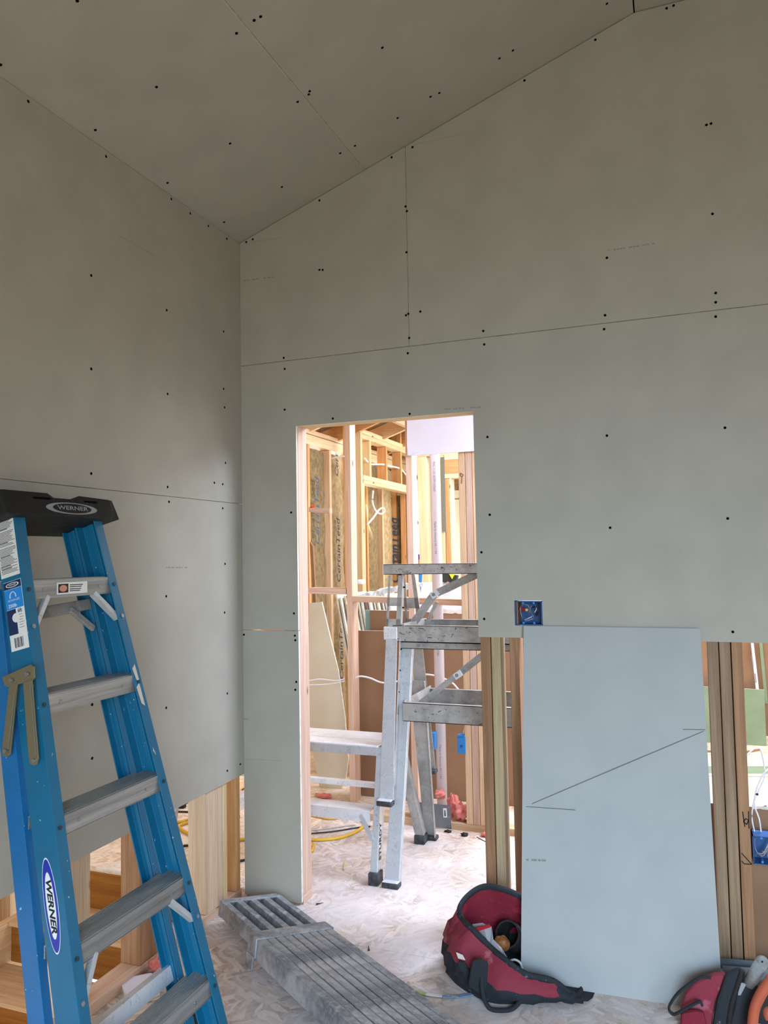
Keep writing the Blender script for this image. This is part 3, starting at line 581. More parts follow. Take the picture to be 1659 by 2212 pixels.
# cap: one long moulding with pencil slots, raised ends, oval emblem
ch = .205; c0, c1 = 1.688, 1.752
capV = []; prof = [(-.172, c0), (.028, c0), (.020, c1), (-.164, c1)]
ys = [-ch-.012, -ch+.002, -.055, -.035, .045, .065, ch-.018, ch+.004]
top = [.004, .004, .004, -.008, -.008, .004, .0, .0]
V = []; F = []
for i, y in enumerate(ys):
    dz = top[i]; sh = .006 if i in (0, len(ys)-1) else 0
    V += [(-.172, y, c0), (.028, y, c0), (.020-sh, y, c1+dz), (-.164+sh, y, c1+dz)]
for i in range(len(ys)-1):
    for k in range(4): F.append((i*4+k, i*4+(k+1) % 4, i*4+4+(k+1) % 4, i*4+4+k))
F += [(0, 1, 2, 3), tuple(len(V)-4+k for k in (3, 2, 1, 0))]
cap = mesh('top_cap', V, F, 'black_plastic', bl, bevel=.003)
def capf(y, v, off=.0008): return (.028-.008*(v-c0)/(c1-c0)+off, y, v)
for y0, y1 in ((-.115, -.045), (.075, .135)):
    prism('tool_slot', [capf(y0, 1.741), capf(y0+.006, 1.735), capf(y1-.01, 1.735), capf(y1, 1.7385), capf(y1-.01, 1.742)], (-.004, 0, 0), 'dark_hole', cap)
def ell(cy, cv, a, b, n=36, ptf=capf, off=.001): return [ptf(cy+a*math.cos(2*math.pi*k/n), cv+b*math.sin(2*math.pi*k/n), off) for k in range(n)]
EC = (.022, 1.7135)
prism('emblem', ell(*EC, .098, .0175), (-.002, 0, 0), 'emblem_gray', cap); prism('emblem_field', ell(*EC, .074, .0145, off=.0016), (-.002, 0, 0), 'black_plastic', cap)
text('emblem_lettering', 'WERNER', capf(*EC, .0022), (0, 1, 0), (0, 0, 1), .0165, 'emblem_gray', cap, width=.118, bold=.015)
# steps (treads level in the world, so built with world-vertical lips)
lx, lz = Vector((math.cos(TH), 0, -math.sin(TH))), Vector((math.sin(TH), 0, math.cos(TH)))   # world x / z in ladder axes
SV = [.325, .618, .912, 1.206, 1.500]
for i, v in enumerate(SV):
    w = hw(v)-.0045; base = Vector((-.005, 0, v)); bxs = []
    def wb(x0, x1, z0, z1, y0=-w, y1=w): return [tuple(base+lx*x+lz*z+Vector((0, y, 0))) for z in (z0, z1) for x, y in ((x0, y0), (x1, y0), (x1, y1), (x0, y1))]
    bxs = [wb(-.082, 0, .016, .0185), wb(-.0025, 0, -.028, .016), wb(-.082, -.0795, -.012, .016), wb(-.010, 0, -.0295, -.027)]
    for r_i in range(9): bxs.append(wb(-.079+r_i*.0086, -.0755+r_i*.0086, .0185, .0205))
    stp = boxes('step', bxs, 'aluminium_step', bl)
    for yy in (-w*.62, w*.62): 
        c = base+lx*.0004+lz*-.006+Vector((0, yy, 0)); cyl('rivet', c, c+lx*.0015, .0048, 'rivet', stp, 12)
    for s in (-1, 1):
        c = Vector((.0005, s*(hw(v)-.015), v-.004)); cyl('rivet', c, c+Vector((.002, 0, 0)), .0055, 'dark_rivet', rl_l if s < 0 else rl_r, 12)
    if i in (1, 4):
        for s in (-1, 1):
            a = Vector((-.02, s*(w-.085), v-.022)); b = Vector((-.012, s*(w-.012), v-.105))
            bar('step_brace', a, b, (1, 0, 0), .014, .02, 'aluminium', bl, .002)
            c = Vector((.0005, s*(hw(v-.1)-.015), v-.1)); cyl('rivet', c, c+Vector((.002, 0, 0)), .006, 'rivet', rl_l if s < 0 else rl_r, 12)
for a_, b_ in (((.005, 1.13), (.028, 1.20)), ((.008, 1.20), (.03, 1.255)), ((.002, .985), (.012, 1.01))):
    y0_ = hw(1.2)-.002
    prism('paper_residue', [(.0006, y0_-a_[0]-.002, a_[1]), (.0006, y0_-b_[0]+.008, a_[1]+.01), (.0006, y0_-b_[0], b_[1]-.012), (.0006, y0_-a_[0]-.008, b_[1])], (.0003, 0, 0), 'label_pale', rl_r)
# label on the top step lip
v = SV[4]; base = Vector((-.005, 0, v))
def sp(y, z, o=.0006): return tuple(base+lx*o+lz*z+Vector((0, y, 0)))
stk = prism('step_label', [sp(-.06, -.022), sp(.055, -.022), sp(.055, .010), (sp(-.06, .010))], tuple(lx*.0004), 'label_white', bl)
prism('label_block', [sp(-.055, -.018, .0011), sp(-.018, -.018, .0011), sp(-.018, .006, .0011), sp(-.055, .006, .0011)], tuple(lx*.0002), 'label_black', stk)
prism('label_oval', [sp(-.037+.014*math.cos(t*.4), -.006+.009*math.sin(t*.4), .0014) for t in range(16)], tuple(lx*.0002), 'label_orange', stk)
for k, (z, l) in enumerate([(.002, .05), (-.003, .046), (-.009, .044), (-.014, .040)]):
    prism('label_line', [sp(-.013, z-.0012, .0011), sp(-.013+l, z-.0012, .0011), sp(-.013+l, z+.0012, .0011), sp(-.013, z+.0012, .0011)], tuple(lx*.0002), 'label_black', stk)
# rear horizontals and braces
bar('rear_spreader', (BKX-.035, -hw(1.44)+.01, 1.44), (BKX-.035, hw(1.44)-.01, 1.462), (1, 0, 0), .032, .02, 'aluminium_worn', bl, .002)
bar('rear_brace', (BKX-.02, .075, 1.450), (BKX-.02, .155, 1.385), (1, 0, 0), .018, .012, 'aluminium_worn', bl, .003)
boxes('rear_spreader', [(BKX-.065, BKX-.06, -hw(.36)+.006, hw(.36)-.006, .345, .385), (BKX-.09, BKX-.06, -hw(.36)+.006, hw(.36)-.006, .385, .388)], 'aluminium_bright', bl)
# decals on the outer web of the near rail
def web(x, v, off=.0008): return (x, -hw(v)-off, v)
wx, wv = Vector((1, 0, 0)), Vector((0, .0693, 1)).normalized()
def decal(name, x0, x1, v0, v1, mat, off, par, n=(0, -.0003, 0)): return prism(name, [web(x0, v0, off), web(x1, v0, off), web(x1, v1, off), web(x0, v1, off)], n, mat, par)
d1 = decal('instruction_label', -.070, -.006, 1.540, 1.704, 'label_white', .0006, rl_l)
rr = random.Random(4); z = 1.697
V = []; F = []
while z > 1.548:
    head = rr.random() < .12; x = -.068+rr.uniform(0, .004); l = rr.uniform(.045, .058) if not head else .035; k = len(V)
    V += [web(x, z, .0011), web(min(x+l, -.009), z, .0011), web(min(x+l, -.009), z+(.0022 if head else .0013), .0011), web(x, z+(.0022 if head else .0013), .0011)]
    F.append((k, k+1, k+2, k+3)); z -= .0036 if rr.random() < .85 else .007
mesh('label_text', V, F, 'label_black', d1)
d2 = decal('product_label', -.0655, -.006, 1.350, 1.528, 'label_white', .0006, rl_l)
decal('label_band', -.065, -.007, 1.508, 1.527, 'label_navy', .0011, d2)
prism('label_ring', [web(-.036+.022*math.cos(t*.35), 1.5175+.0062*math.sin(t*.35), .0015) for t in range(18)], (0, -.0002, 0), 'label_white', d2)
prism('label_ring_field', [web(-.036+.018*math.cos(t*.35), 1.5175+.0045*math.sin(t*.35), .0019) for t in range(18)], (0, -.0002, 0), 'label_navy', d2)
XD, YD = (1, 0, 0), (0, .0693, 1)
def wtext(name, s, x, v, sz, mat, par, w=None, xd=XD, yd=YD, sh=0, bold=0): return text(name, s, web(x, v, .0022), xd, yd, sz, mat, par, depth=.0, width=w, shear=sh, bold=bold)
wtext('label_text', 'WERNER', -.036, 1.5175, .0062, 'label_white', d2, .026)
decal('label_panel', -.065, -.007, 1.456, 1.507, 'label_blue', .0011, d2)
wtext('label_text', 'ADVANCED', -.036, 1.478, .0075, 'label_white', d2, .04); wtext('label_text', '250lb', -.042, 1.464, .012, 'label_white', d2, .028, bold=.02)
tube('label_arc', [web(-.048, 1.484, .002), web(-.046, 1.494, .002), web(-.038, 1.5, .002), web(-.03, 1.495, .002), web(-.028, 1.485, .002)], .0012, 'label_white', d2, 5)
decal('label_panel', -.065, -.035, 1.391, 1.455, 'label_navy', .0011, d2)
prism('label_patch', [web(-.036+.013*math.cos(t*.45), 1.432+.012*math.sin(t*.45), .0017) for t in range(14)], (0, -.0002, 0), 'label_white', d2)
wtext('label_text', '6ft', -.021, 1.448, .015, 'label_black', d2, .014, bold=.01)
for k in range(6): decal('label_line', -.028, -.015+.003*(k % 2), 1.437-k*.0065, 1.4385-k*.0065, 'print_gray', .0012, d2)
for k in range(9): decal('barcode_bar', -.051+k*.0034, -.051+k*.0034+(.0012 if k % 3 else .0022), 1.357, 1.382, 'label_black', .0012, d2)
ov = (-.040, .742)
def oval(a, b, off): return [web(ov[0]+a*math.cos(2*math.pi*k/40)-.0, ov[1]+b*math.sin(2*math.pi*k/40), off) for k in range(40)]
dv = prism('oval_decal', oval(.0212, .108, .0006), (0, -.0002, 0), 'decal_white', rl_l)
prism('oval_decal_field', oval(.0198, .1045, .001), (0, -.0002, 0), 'decal_blue', dv); prism('oval_decal_field', oval(.0135, .075, .0014), (0, -.0002, 0), 'decal_white', dv)
text('oval_lettering', 'WERNER', web(ov[0], ov[1], .0018), (0, -.0693, -1), (1, 0, 0), .0225, 'label_black', dv, depth=0, width=.120, shear=.25, bold=.035)
XF.pop()
# folded spreader bars hanging on the near side
sb = prism('spreader_plate', [(0.2946, -1.628, 1.2366), (0.385, -1.628, 1.2704), (0.3968, -1.628, 1.2652), (0.3985, -1.628, 1.2383), (0.3912, -1.628, 1.2313), (0.3144, -1.628, 1.2124), (0.3023, -1.628, 1.2164)], (0, -.004, 0), 'brass', bl, .001)
a1 = prism('spreader_arm', [(0.3171, -1.632, 1.2131), (0.3439, -1.632, 1.221), (0.3275, -1.632, 1.0828), (0.3235, -1.632, 1.0489), (0.3146, -1.632, 1.0426), (0.2996, -1.632, 1.0438), (0.295, -1.632, 1.0513), (0.2992, -1.632, 1.0809)], (0, .004, 0), 'brass', bl, .001)
a2 = prism('spreader_arm', [(0.366, -1.632, 1.2264), (0.3937, -1.632, 1.2343), (0.4048, -1.632, 1.1323), (0.4156, -1.632, 1.0467), (0.4114, -1.632, 1.0332), (0.3999, -1.632, 1.029), (0.3883, -1.632, 1.0336), (0.3821, -1.632, 1.0753)], (0, -.004, 0), 'brass', bl, .001)
for q, par in zip([(0.3286, -1.636, 1.2312), (0.3801, -1.636, 1.2478), (0.3127, -1.636, 1.058), (0.4038, -1.636, 1.0413)], (sb, sb, a1, a2)): cyl('rivet', q, (q[0], q[1]-.004, q[2]), .005, 'rivet', par, 12)
lines('arm_rib', [(Vector((0.3422, -1.636, 1.2081)), Vector((0.3216, -1.636, 1.0631)))], .003, 'rivet', a1, NB); lines('arm_rib', [(Vector((0.3926, -1.638, 1.2218)), Vector((0.4114, -1.638, 1.0567)))], .003, 'rivet', a2, NB)

# ================================================================ ALUMINIUM PLANK
P0 = Vector((.058, -.287, .11)); h_ = -.633; s_ = .03; rl_ = -.136
l_ = Vector((math.cos(h_)*math.cos(s_), math.sin(h_)*math.cos(s_), math.sin(s_))); w_ = Vector((-math.sin(h_), math.cos(h_), 0)); u_ = l_.cross(w_)
w2 = w_*math.cos(rl_)+u_*math.sin(rl_); u2 = l_.cross(w2)
XF.append(Matrix(((l_.x, w2.x, u2.x, P0.x), (l_.y, w2.y, u2.y, P0.y), (l_.z, w2.z, u2.z, P0.z), (0, 0, 0, 1))))
pk = thing('extension_plank', 'long ribbed aluminium extension plank lying on the floor below the doorway', 'plank', (.4, .13, -.06))
WI, WO, OO = .266, .315, .397; a0 = (WI-WO)/2; H = .058
boxes('end_cap', [(-.002, .032, -.003, WI-.012, -.003, .002), (-.004, 0, -.003, WI-.012, -H, .002), (-.002, .028, -.004, .0, -H, .002)], 'aluminium_plank', pk, .001)
for k in range(5):
    y = (WI-.026)*k/4
    boxes('inner_beam', [(.002, 1.2, y, y+.026, -.004, -.0005), (.002, 1.2, y, y+.003, -H, -.004), (.002, 1.2, y+.023, y+.026, -H, -.004)], 'aluminium_plank', pk)
boxes('sleeve', [(OO-.035, OO+.035, a0-.004, a0+WO+.004, .0, .005), (OO-.035, OO+.035, a0-.006, a0, -H-.004, .005), (OO-.035, OO+.035, a0+WO, a0+WO+.004, -H-.01, .005)], 'aluminium_plank', pk, .002)
box('lock_bracket', OO-.03, OO+.03, a0-.012, a0-.004, -H-.045, -H+.0, 'aluminium_plank', pk, .003)
n = 9; sw_ = WO/n
for k in range(n):
    y = a0+k*sw_
    if k == 0 or k == n-1:
        ye = y if k == 0 else y+sw_-.0045
        boxes('deck_rib', [(OO+.03, 2.35, y+(.001 if k == 0 else .0028), y+sw_-.0034, -.012, .001), (OO+.03, 2.35, ye, ye+.003, -H-.012, .0)], 'aluminium_plank', pk)
    else: box('deck_rib', OO+.03, 2.35, y+.0028, y+sw_-.0034, -.012, .001, 'aluminium_plank', pk)
box('underside', OO+.03, 2.35, a0+.003, a0+WO-.003, -.020, -.014, 'black_plain', pk)
box('end_cap', 2.35, 2.356, a0, a0+WO, -H-.012, .001, 'aluminium_plank', pk)
for x in (.5, 1.2, 2.0): box('cross_tube', x, x+.03, a0+.003, a0+WO-.005, -H, -.021, 'aluminium_plank', pk)
XF.pop()

# ================================================================ TRESTLE (scaffold horse) IN THE HALL
tr = thing('scaffold_trestle', 'tall scuffed aluminium trestle with three long rails beyond the doorway', 'trestle', (1.1, .6, 0))
def fp(z, base=.30): return base+.21*z
def rp(z, base=.94): return base-.22*z
def legpoly(name, pts, t, mat, par=tr): return prism(name, pts, (0, t, 0), mat, par, .002)
def legs(mx):
    """mx maps x to the near (left) or mirrored (right) end frame"""
    g = lambda pts: [(mx(p[0]), p[1], p[2]) for p in pts]
    legpoly('leg', g([(.556, fp(.02), .02), (.628, fp(.02), .02), (.640, fp(1.08), 1.08), (.581, fp(1.08), 1.08)]), .004, 'aluminium')
    legpoly('leg_flange', g([(.624, fp(.02)+.001, .02), (.629, fp(.02)+.001, .02), (.641, fp(1.08)+.001, 1.08), (.636, fp(1.08)+.001, 1.08)]), .028, 'aluminium')
    o = [(.507, fp(1.42, .265), 1.42), (.522, .344, .377), (.593, .344, .377), (.5705, .52, 1.19), (.564, .563, 1.42)]
    legpoly('extension_leg', g([(.5105, fp(1.15, .265), 1.15), (.522, .344, .377), (.593, .344, .377), (.5695, fp(1.15, .265), 1.15)]), .004, 'aluminium')
    legpoly('leg_flange', g([(.589, .345, .377), (.594, .345, .377), (.584, fp(1.42, .265), 1.42), (.579, fp(1.42, .265), 1.42)]), .03, 'aluminium_worn')
    zz = [1.42, 1.31, 1.268, 1.20, 1.15]; L0 = lambda z: .5075+.0115*(1.42-z)/1.0; 
    V = []
    for (za, zb) in ((1.31, 1.268), (1.205, 1.15)): V.append([(mx(.508), fp(za, .265), za), (mx(.584), fp(za, .265), za), (mx(.586), fp(zb, .265), zb), (mx(.508), fp(zb, .265), zb)])
    V.append([(mx(.507), fp(1.42, .265), 1.42), (mx(.520), fp(1.42, .265), 1.42), (mx(.520), fp(1.15, .265), 1.15), (mx(.509), fp(1.15, .265), 1.15)])
    V.append([(mx(.560), fp(1.42, .265), 1.42), (mx(.584), fp(1.42, .265), 1.42), (mx(.586), fp(1.15, .265), 1.15), (mx(.561), fp(1.15, .265), 1.15)])
    boxes('slotted_plate', [[p for p in q]+[(p[0], p[1]+.004, p[2]) for p in q] for q in V], 'aluminium_worn', tr)
    zz = []
    for (za, zb) in ((1.30, 1.245), (1.19, 1.14)):
        zz.append([(mx(.54), rp(za, .98), za), (mx(.62), rp(za, .98), za), (mx(.622), rp(zb, .98), zb), (mx(.54), rp(zb, .98), zb)])
    zz.append([(mx(.548), rp(1.42, .98), 1.42), (mx(.560), rp(1.42, .98), 1.42), (mx(.548), rp(1.14, .98), 1.14), (mx(.536), rp(1.14, .98), 1.14)])
    zz.append([(mx(.594), rp(1.42, .98), 1.42), (mx(.612), rp(1.42, .98), 1.42), (mx(.628), rp(1.14, .98), 1.14), (mx(.602), rp(1.14, .98), 1.14)])
    boxes('slotted_plate', [[p for p in q]+[(p[0], p[1]+.004, p[2]) for p in q] for q in zz], 'aluminium_worn', tr)
    legpoly('extension_leg', g([(.537, rp(1.14, .98), 1.14), (.59, .896, .383), (.631, .896, .383), (.618, rp(1.14, .98), 1.14)]), .004, 'aluminium_worn')
    legpoly('leg', g([(.542, rp(.87), .87), (.55, .935, .016), (.613, .935, .016), (.631, rp(.87), .87)]), .004, 'aluminium_worn')
    legpoly('leg_flange', g([(.610, .930, .016), (.616, .930, .016), (.634, rp(.87)-.004, .87), (.628, rp(.87)-.004, .87)]), -.02, 'aluminium_worn')
    for (x0, x1, y, z) in ((.550, .632, .30, .0), (.516, .592, .338, .352)):
        a, b = sorted((mx(x0), mx(x1))); box('rubber_foot', a, b, y-.02, y+.03, z, z+.024, 'rubber', tr, .006); box('foot_cap', a+.003, b-.003, y-.018, y+.025, z+.024, z+.03, 'aluminium_bright', tr, .003)
    for (x0, x1, y, z) in ((.548, .622, .93, .0), (.592, .636, .893, .36)):
        a, b = sorted((mx(x0), mx(x1))); box('rubber_foot', a, b, y-.02, y+.03, z, z+.022, 'rubber', tr, .006)
    a, b = sorted((mx(.500), mx(.572))); box('collar', a, b, .498, .54, 1.105, 1.168, 'aluminium_bright', tr, .003)
    # holes down the flanges
    for k in range(7):
        z = 1.36-k*.10; cyl('pin_hole', (mx(.5845+.0000*k), fp(z, .265)+.014, z), (mx(.5845)+(.0105-.0007*k if mx(0) == 0 else 0), fp(z, .265)+.014, z), .0035, 'dark_hole', tr, 8)
legs(lambda x: x)
legs(lambda x: 2.36-x)
def chan(name, x0, x1, y, z0, z1, dirn, mat, tw=.022):
    t = .003
    return boxes(name, [(x0, x1, min(y, y+dirn*t), max(y, y+dirn*t), z0, z1), (x0, x1, min(y, y+dirn*tw), max(y, y+dirn*tw), z1-t, z1), (x0, x1, min(y, y+dirn*tw), max(y, y+dirn*tw), z0, z0+t)], mat, tr)
XR = 1.88
chan('top_rail', .482, XR, .56, 1.424, 1.4755, 1, 'aluminium_worn', .09); box('top_rail', .482, XR, .652, .655, 1.424, 1.4755, 'aluminium_worn', tr); box('rail_end', .478, .482, .56, .655, 1.424, 1.4755, 'aluminium_bright', tr)
c = (0.6113, 0.556, 1.4352); cyl('bolt', (c[0], .560, c[2]), (c[0], .554, c[2]), .008, 'rivet', tr, 12)
chan('step_rail', .549, XR, .500, 1.096, 1.176, 1, 'aluminium_worn', .03); chan('step_rail', .586, XR, .512, 1.062, 1.0955, 1, 'aluminium_worn', .02)
cyl('bolt', ((0.6753, 0.508, 1.0802)[0], .512, 1.078), ((0.6753, 0.508, 1.0802)[0], .506, 1.078), .008, 'rivet', tr, 12)
chan('rear_step_rail', .638, XR, .735, 1.115, 1.190, -1, 'aluminium_worn', .022)
chan('step_rail', .618, XR, .43, .728, .816, 1, 'aluminium_worn', .03); chan('rear_step_rail', .628, XR, .815, .742, .824, -1, 'aluminium_worn', .022)
bar('side_rail', (.60, .50, 1.168), (.64, .735, 1.178), (0, 0, 1), .02, .03, 'aluminium_worn', tr); bar('side_rail', (.622, .44, .80), (.640, .81, .812), (0, 0, 1), .004, .05, 'aluminium_worn', tr)
q = [(0.6024, 0.63, 1.1622), (0.7259, 0.63, 1.3209), (0.7405, 0.63, 1.3279), (0.9517, 0.63, 1.421), (0.6334, 0.63, 0.7701), (0.8362, 0.63, 0.9249), (0.8458, 0.63, 0.932), (0.9883, 0.63, 1.0423), (0.6736, 0.63, 1.1609), (0.7395, 0.63, 1.284)]
def strut(name, a, b, w): return bar(name, a, b, (0, -1, 0), w, .006, 'aluminium_worn', tr, .001)
b1 = strut('diagonal_brace', q[0], q[1], .040); strut('diagonal_brace', q[2], q[3], .038); strut('diagonal_brace', q[8], q[9], .018)
b2 = strut('diagonal_brace', q[4], q[5], .030); strut('diagonal_brace', q[6], q[7], .034)
for (a, b_) in ((q[1], b1), (q[5], b2)):
    cyl('hinge_pin', (a[0], a[1]-.004, a[2]), (a[0], a[1]-.014, a[2]), .009, 'rivet', b_, 14); bar('hinge_plate', (a[0]-.014, a[1]-.006, a[2]-.012), (a[0]+.022, a[1]-.006, a[2]+.014), (0, -1, 0), .03, .005, 'aluminium_bright', b_, .001)
r9 = random.Random(11)
V = []; F = []
for k in range(70):
    lv = r9.choice([(.4995, .56, .95, 1.10, 1.17), (.4995, .56, .95, 1.10, 1.17), (.4295, .63, 1.0, .735, .81), (.5595, .5, 1.0, 1.43, 1.47)])
    x = r9.uniform(lv[1], lv[2]); z = r9.uniform(lv[3], lv[4]); a = r9.uniform(0, 3.1); l = r9.uniform(.002, .011); w = r9.uniform(.0006, .0018); kk = len(V)
    dx, dz = math.cos(a)*l, math.sin(a)*l*.6; nx, nz = -math.sin(a)*w, math.cos(a)*w
    V += [(x-dx-nx, lv[0], z-dz-nz), (x+dx-nx, lv[0], z+dz-nz), (x+dx+nx, lv[0], z+dz+nz), (x-dx+nx, lv[0], z-dz+nz)]; F.append((kk, kk+1, kk+2, kk+3))
tag(mesh('scuff_marks', V, F, 'black_plain', tr), kind='stuff')

# ================================================================ WORK PLATFORM (low folding bench)
wpf = thing('work_platform', 'low folding aluminium work platform with white-lit treads left of the trestle', 'step bench', (0, .5, 0))
XL = -.62
for (ya, yb) in ((.385, .497), (.503, .663)): box('deck_board', XL+.03, .500, ya, yb, .604, .611, 'aluminium_bright', wpf, .001)
box('deck_rail', XL+.03, .500, .382, .385, .566, .606, 'aluminium', wpf, .001); box('deck_rail', XL+.03, .500, .660, .664, .566, .606, 'aluminium', wpf, .001)
boxes('step', [(XL+.02, .478, .335, .43, .318, .322), (XL+.02, .478, .335, .338, .268, .318)], 'aluminium_bright', wpf)
box('rear_rung', XL+.02, .468, .75, .785, .296, .322, 'aluminium_bright', wpf, .003)
def rrail(name, p0, p1, w, d, mat): return bar(name, p0, p1, (0, 1, 0), w, d, mat, wpf, .002)
for mx in (lambda x: x, lambda x: -.14-x):
    fr = rrail('front_leg', (mx(.505), .33, .05), (mx(.510), .425, .60), .034, .06, 'aluminium'); rrail('rear_leg', (mx(.548), .872, .045), (mx(.470), .745, .60), .05, .045, 'aluminium_worn')
    a, b = sorted((mx(.482), mx(.532))); box('rubber_foot', a, b, .285, .355, 0, .055, 'rubber', wpf, .004); a, b = sorted((mx(.520), mx(.578))); box('rubber_foot', a, b, .84, .905, 0, .045, 'rubber', wpf, .004)
    bar('step_brace', (mx(.43), .335, .30), (mx(.492), .325, .19), (0, 1, 0), .022, .006, 'aluminium', wpf, .001)
    if mx(0) == 0:
        lab = bar('side_label', (.5235, .336, .085), (.5245, .358, .345), (0, 1, 0), .0006, .034, 'label_pale', wpf)
        text('side_lettering', 'STURDY', (.5256, .342, .185), (0, .085, 1), (0, -1, .085), .034, 'label_black', lab, depth=.0004, width=.17, bold=.03)
        text('side_lettering', 'S', (.5256, .332, .092), (0, .085, 1), (0, -1, .085), .02, 'label_red', lab, depth=.0004)
        for z in (.16, .20, .255, .275): cyl('rivet', (.512, .297+z*.17-.0, z), (.512, .292+z*.17, z), .005, 'rivet', wpf, 10)

# ================================================================ LEANING BOARD
LB = [(1.2935, -.021, 1.232), (1.9435, -.021, 1.2315)]; LF = [(1.300, -.292, .0), (1.962, -.262, 0)]
bn = Vector((LB[1][0]-LB[0][0], 0, 0)).cross(Vector(LF[0])-Vector(LB[0])).normalized(); bn = bn if bn.y > 0 else -bn
lb = sheet('drywall_offcut', [LB[0], LB[1], LF[1], LF[0]], tuple(bn*.0127), None, 'drywall_cold')
tag(lb, 'large pale grey drywall offcut leaning on the wall between the stud openings', 'drywall')
def onboard(px, py): return None
q = [(1.3335, -0.1553, 0.5849), (1.94, -0.0951, 0.8746), (1.3111, -0.1578, 0.5733), (1.4912, -0.157, 0.5768), (1.8707, -0.0946, 0.8767), (1.9463, -0.094, 0.8796), (1.3145, -0.1951, 0.3937), (1.3857, -0.1941, 0.3984)]
def yb(x, z):
    t = (x-1.3)/.65; return (1-t)*(-.292+.22*z)+t*(-.262+.1957*z)
q = [Vector((p[0], yb(p[0], p[2]), p[2]))-bn*.0012 for p in q]
lines('pencil_line', [(q[0], q[1]), (q[2], q[3]), (q[4], q[5])], .0018, 'pencil_line', lb, tuple(-bn))
lines('edge_print', dashes(q[6], q[7], 6, 9), .006, 'faint_print', lb, tuple(-bn))

# ================================================================ ELECTRICAL BOXES
def wirebox(name, x0, x1, z0, z1, y0, y1, label, m='box_blue_dark', par=None):
    t = .003; b = thing(name, label, 'electrical box', ((x0+x1)/2, y1, (z0+z1)/2))
    boxes('shell', [(x0, x0+t, y0, y1, z0, z1), (x1-t, x1, y0, y1, z0, z1), (x0, x1, y0, y1, z0, z0+t), (x0, x1, y0, y1, z1-t, z1), (x0, x1, y1-t, y1, z0, z1)], m, b)
    for xx in (x0+(x1-x0)*.3, x0+(x1-x0)*.7):
        for zz in (z0+.008, z1-.008): cyl('screw_boss', (xx, y0+.004, zz), (xx, y0+.03, zz), .0045, 'box_blue', b, 10)
    return b
wbx = wirebox('switch_box', 1.2575, 1.3645, 1.2335, 1.3285, -.002, .072, 'blue double electrical box full of wires cut into the wall beside the doorway')
def wire(pts, m, par, r=.0014): return tube('wire', pts, r, m, par, 6, 5)
wire([(1.275, .05, 1.26), (1.268, .02, 1.285), (1.285, .012, 1.312), (1.305, .012, 1.312), (1.313, .015, 1.295), (1.308, .018, 1.275), (1.295, .03, 1.262)], 'copper_wire', wbx)
wire([(1.282, .04, 1.255), (1.279, .015, 1.27), (1.276, .014, 1.30), (1.288, .02, 1.318)], 'cable_gray', wbx)
wire([(1.32, .02, 1.31), (1.315, .015, 1.29), (1.327, .012, 1.268), (1.335, .02, 1.252)], 'copper_wire', wbx)
wire([(1.290, .02, 1.252), (1.305, .012, 1.258), (1.322, .014, 1.266)], 'cable_white', wbx); wire([(1.292, .018, 1.247), (1.31, .012, 1.252), (1.327, .016, 1.258)], 'cable_gray', wbx)
wire([(1.345, .03, 1.32), (1.352, .015, 1.295), (1.348, .014, 1.27)], 'cable_black', wbx, .002); wire([(1.335, .03, 1.31), (1.34, .012, 1.295), (1.332, .014, 1.282)], 'cable_white', wbx)
wire([(1.322, .03, 1.30), (1.335, .02, 1.305), (1.345, .02, 1.285), (1.335, .03, 1.27)], 'cable_black', wbx, .003)
cyl('wire_nut', (1.281, .02, 1.296), (1.297, .014, 1.293), .0085, 'wire_nut_red', wbx, 12, .006); cyl('wire_nut', (1.298, .014, 1.293), (1.306, .012, 1.292), .0055, 'wire_nut_yellow', wbx, 10)
rb = wirebox('outlet_box', 2.0905, 2.19, .392, .492, .012, .08, 'blue electrical box on the stud at the right edge under white cables')
for k in range(3): wire([(2.10+.02*k, .06, .40), (2.105+.018*k, .03, .425+.01*k), (2.125+.004*k, .025, .43), (2.15, .05, .47)], 'cable_gray', rb)
wire([(2.10, .03, .48), (2.10, .025, .44), (2.12, .02, .42), (2.14, .03, .44)], 'copper_wire', rb)
q = [(2.1294, 0.06, 0.7945), (2.1461, 0.06, 0.7541), (2.1441, 0.06, 0.7041), (2.1233, 0.06, 0.6443), (2.1029, 0.06, 0.5927), (2.0947, 0.06, 0.5421), (2.1017, 0.06, 0.4881), (2.1553, 0.06, 0.7183), (2.1243, 0.06, 0.6693), (2.1104, 0.06, 0.6266), (2.1056, 0.06, 0.5846), (2.119, 0.06, 0.5362), (2.1232, 0.06, 0.4904), (2.085, 0.06, 0.7629)]
tag(tube('romex_cable', [q[13], q[0], q[2], q[3], q[4], q[5], q[6]], .0045, 'cable_white', None, 8, 6, flat=.6), 'white flat cable looping into the blue box at the right edge, the left one', 'cable', 'cables into the right box')
tag(tube('romex_cable', [(q[7][0]+.1, .1, q[7][2]+.05), q[7], q[8], q[9], q[10], q[11], q[12]], .0045, 'cable_white', None, 8, 6, flat=.6), 'white flat cable coming from the right edge into the blue box', 'cable', 'cables into the right box')
tag(tube('cable_tie', [q[9], (q[9][0]+.008, .055, q[9][2])], .004, 'cable_black'), 'short black tie holding the white cables at the right edge', 'tie')
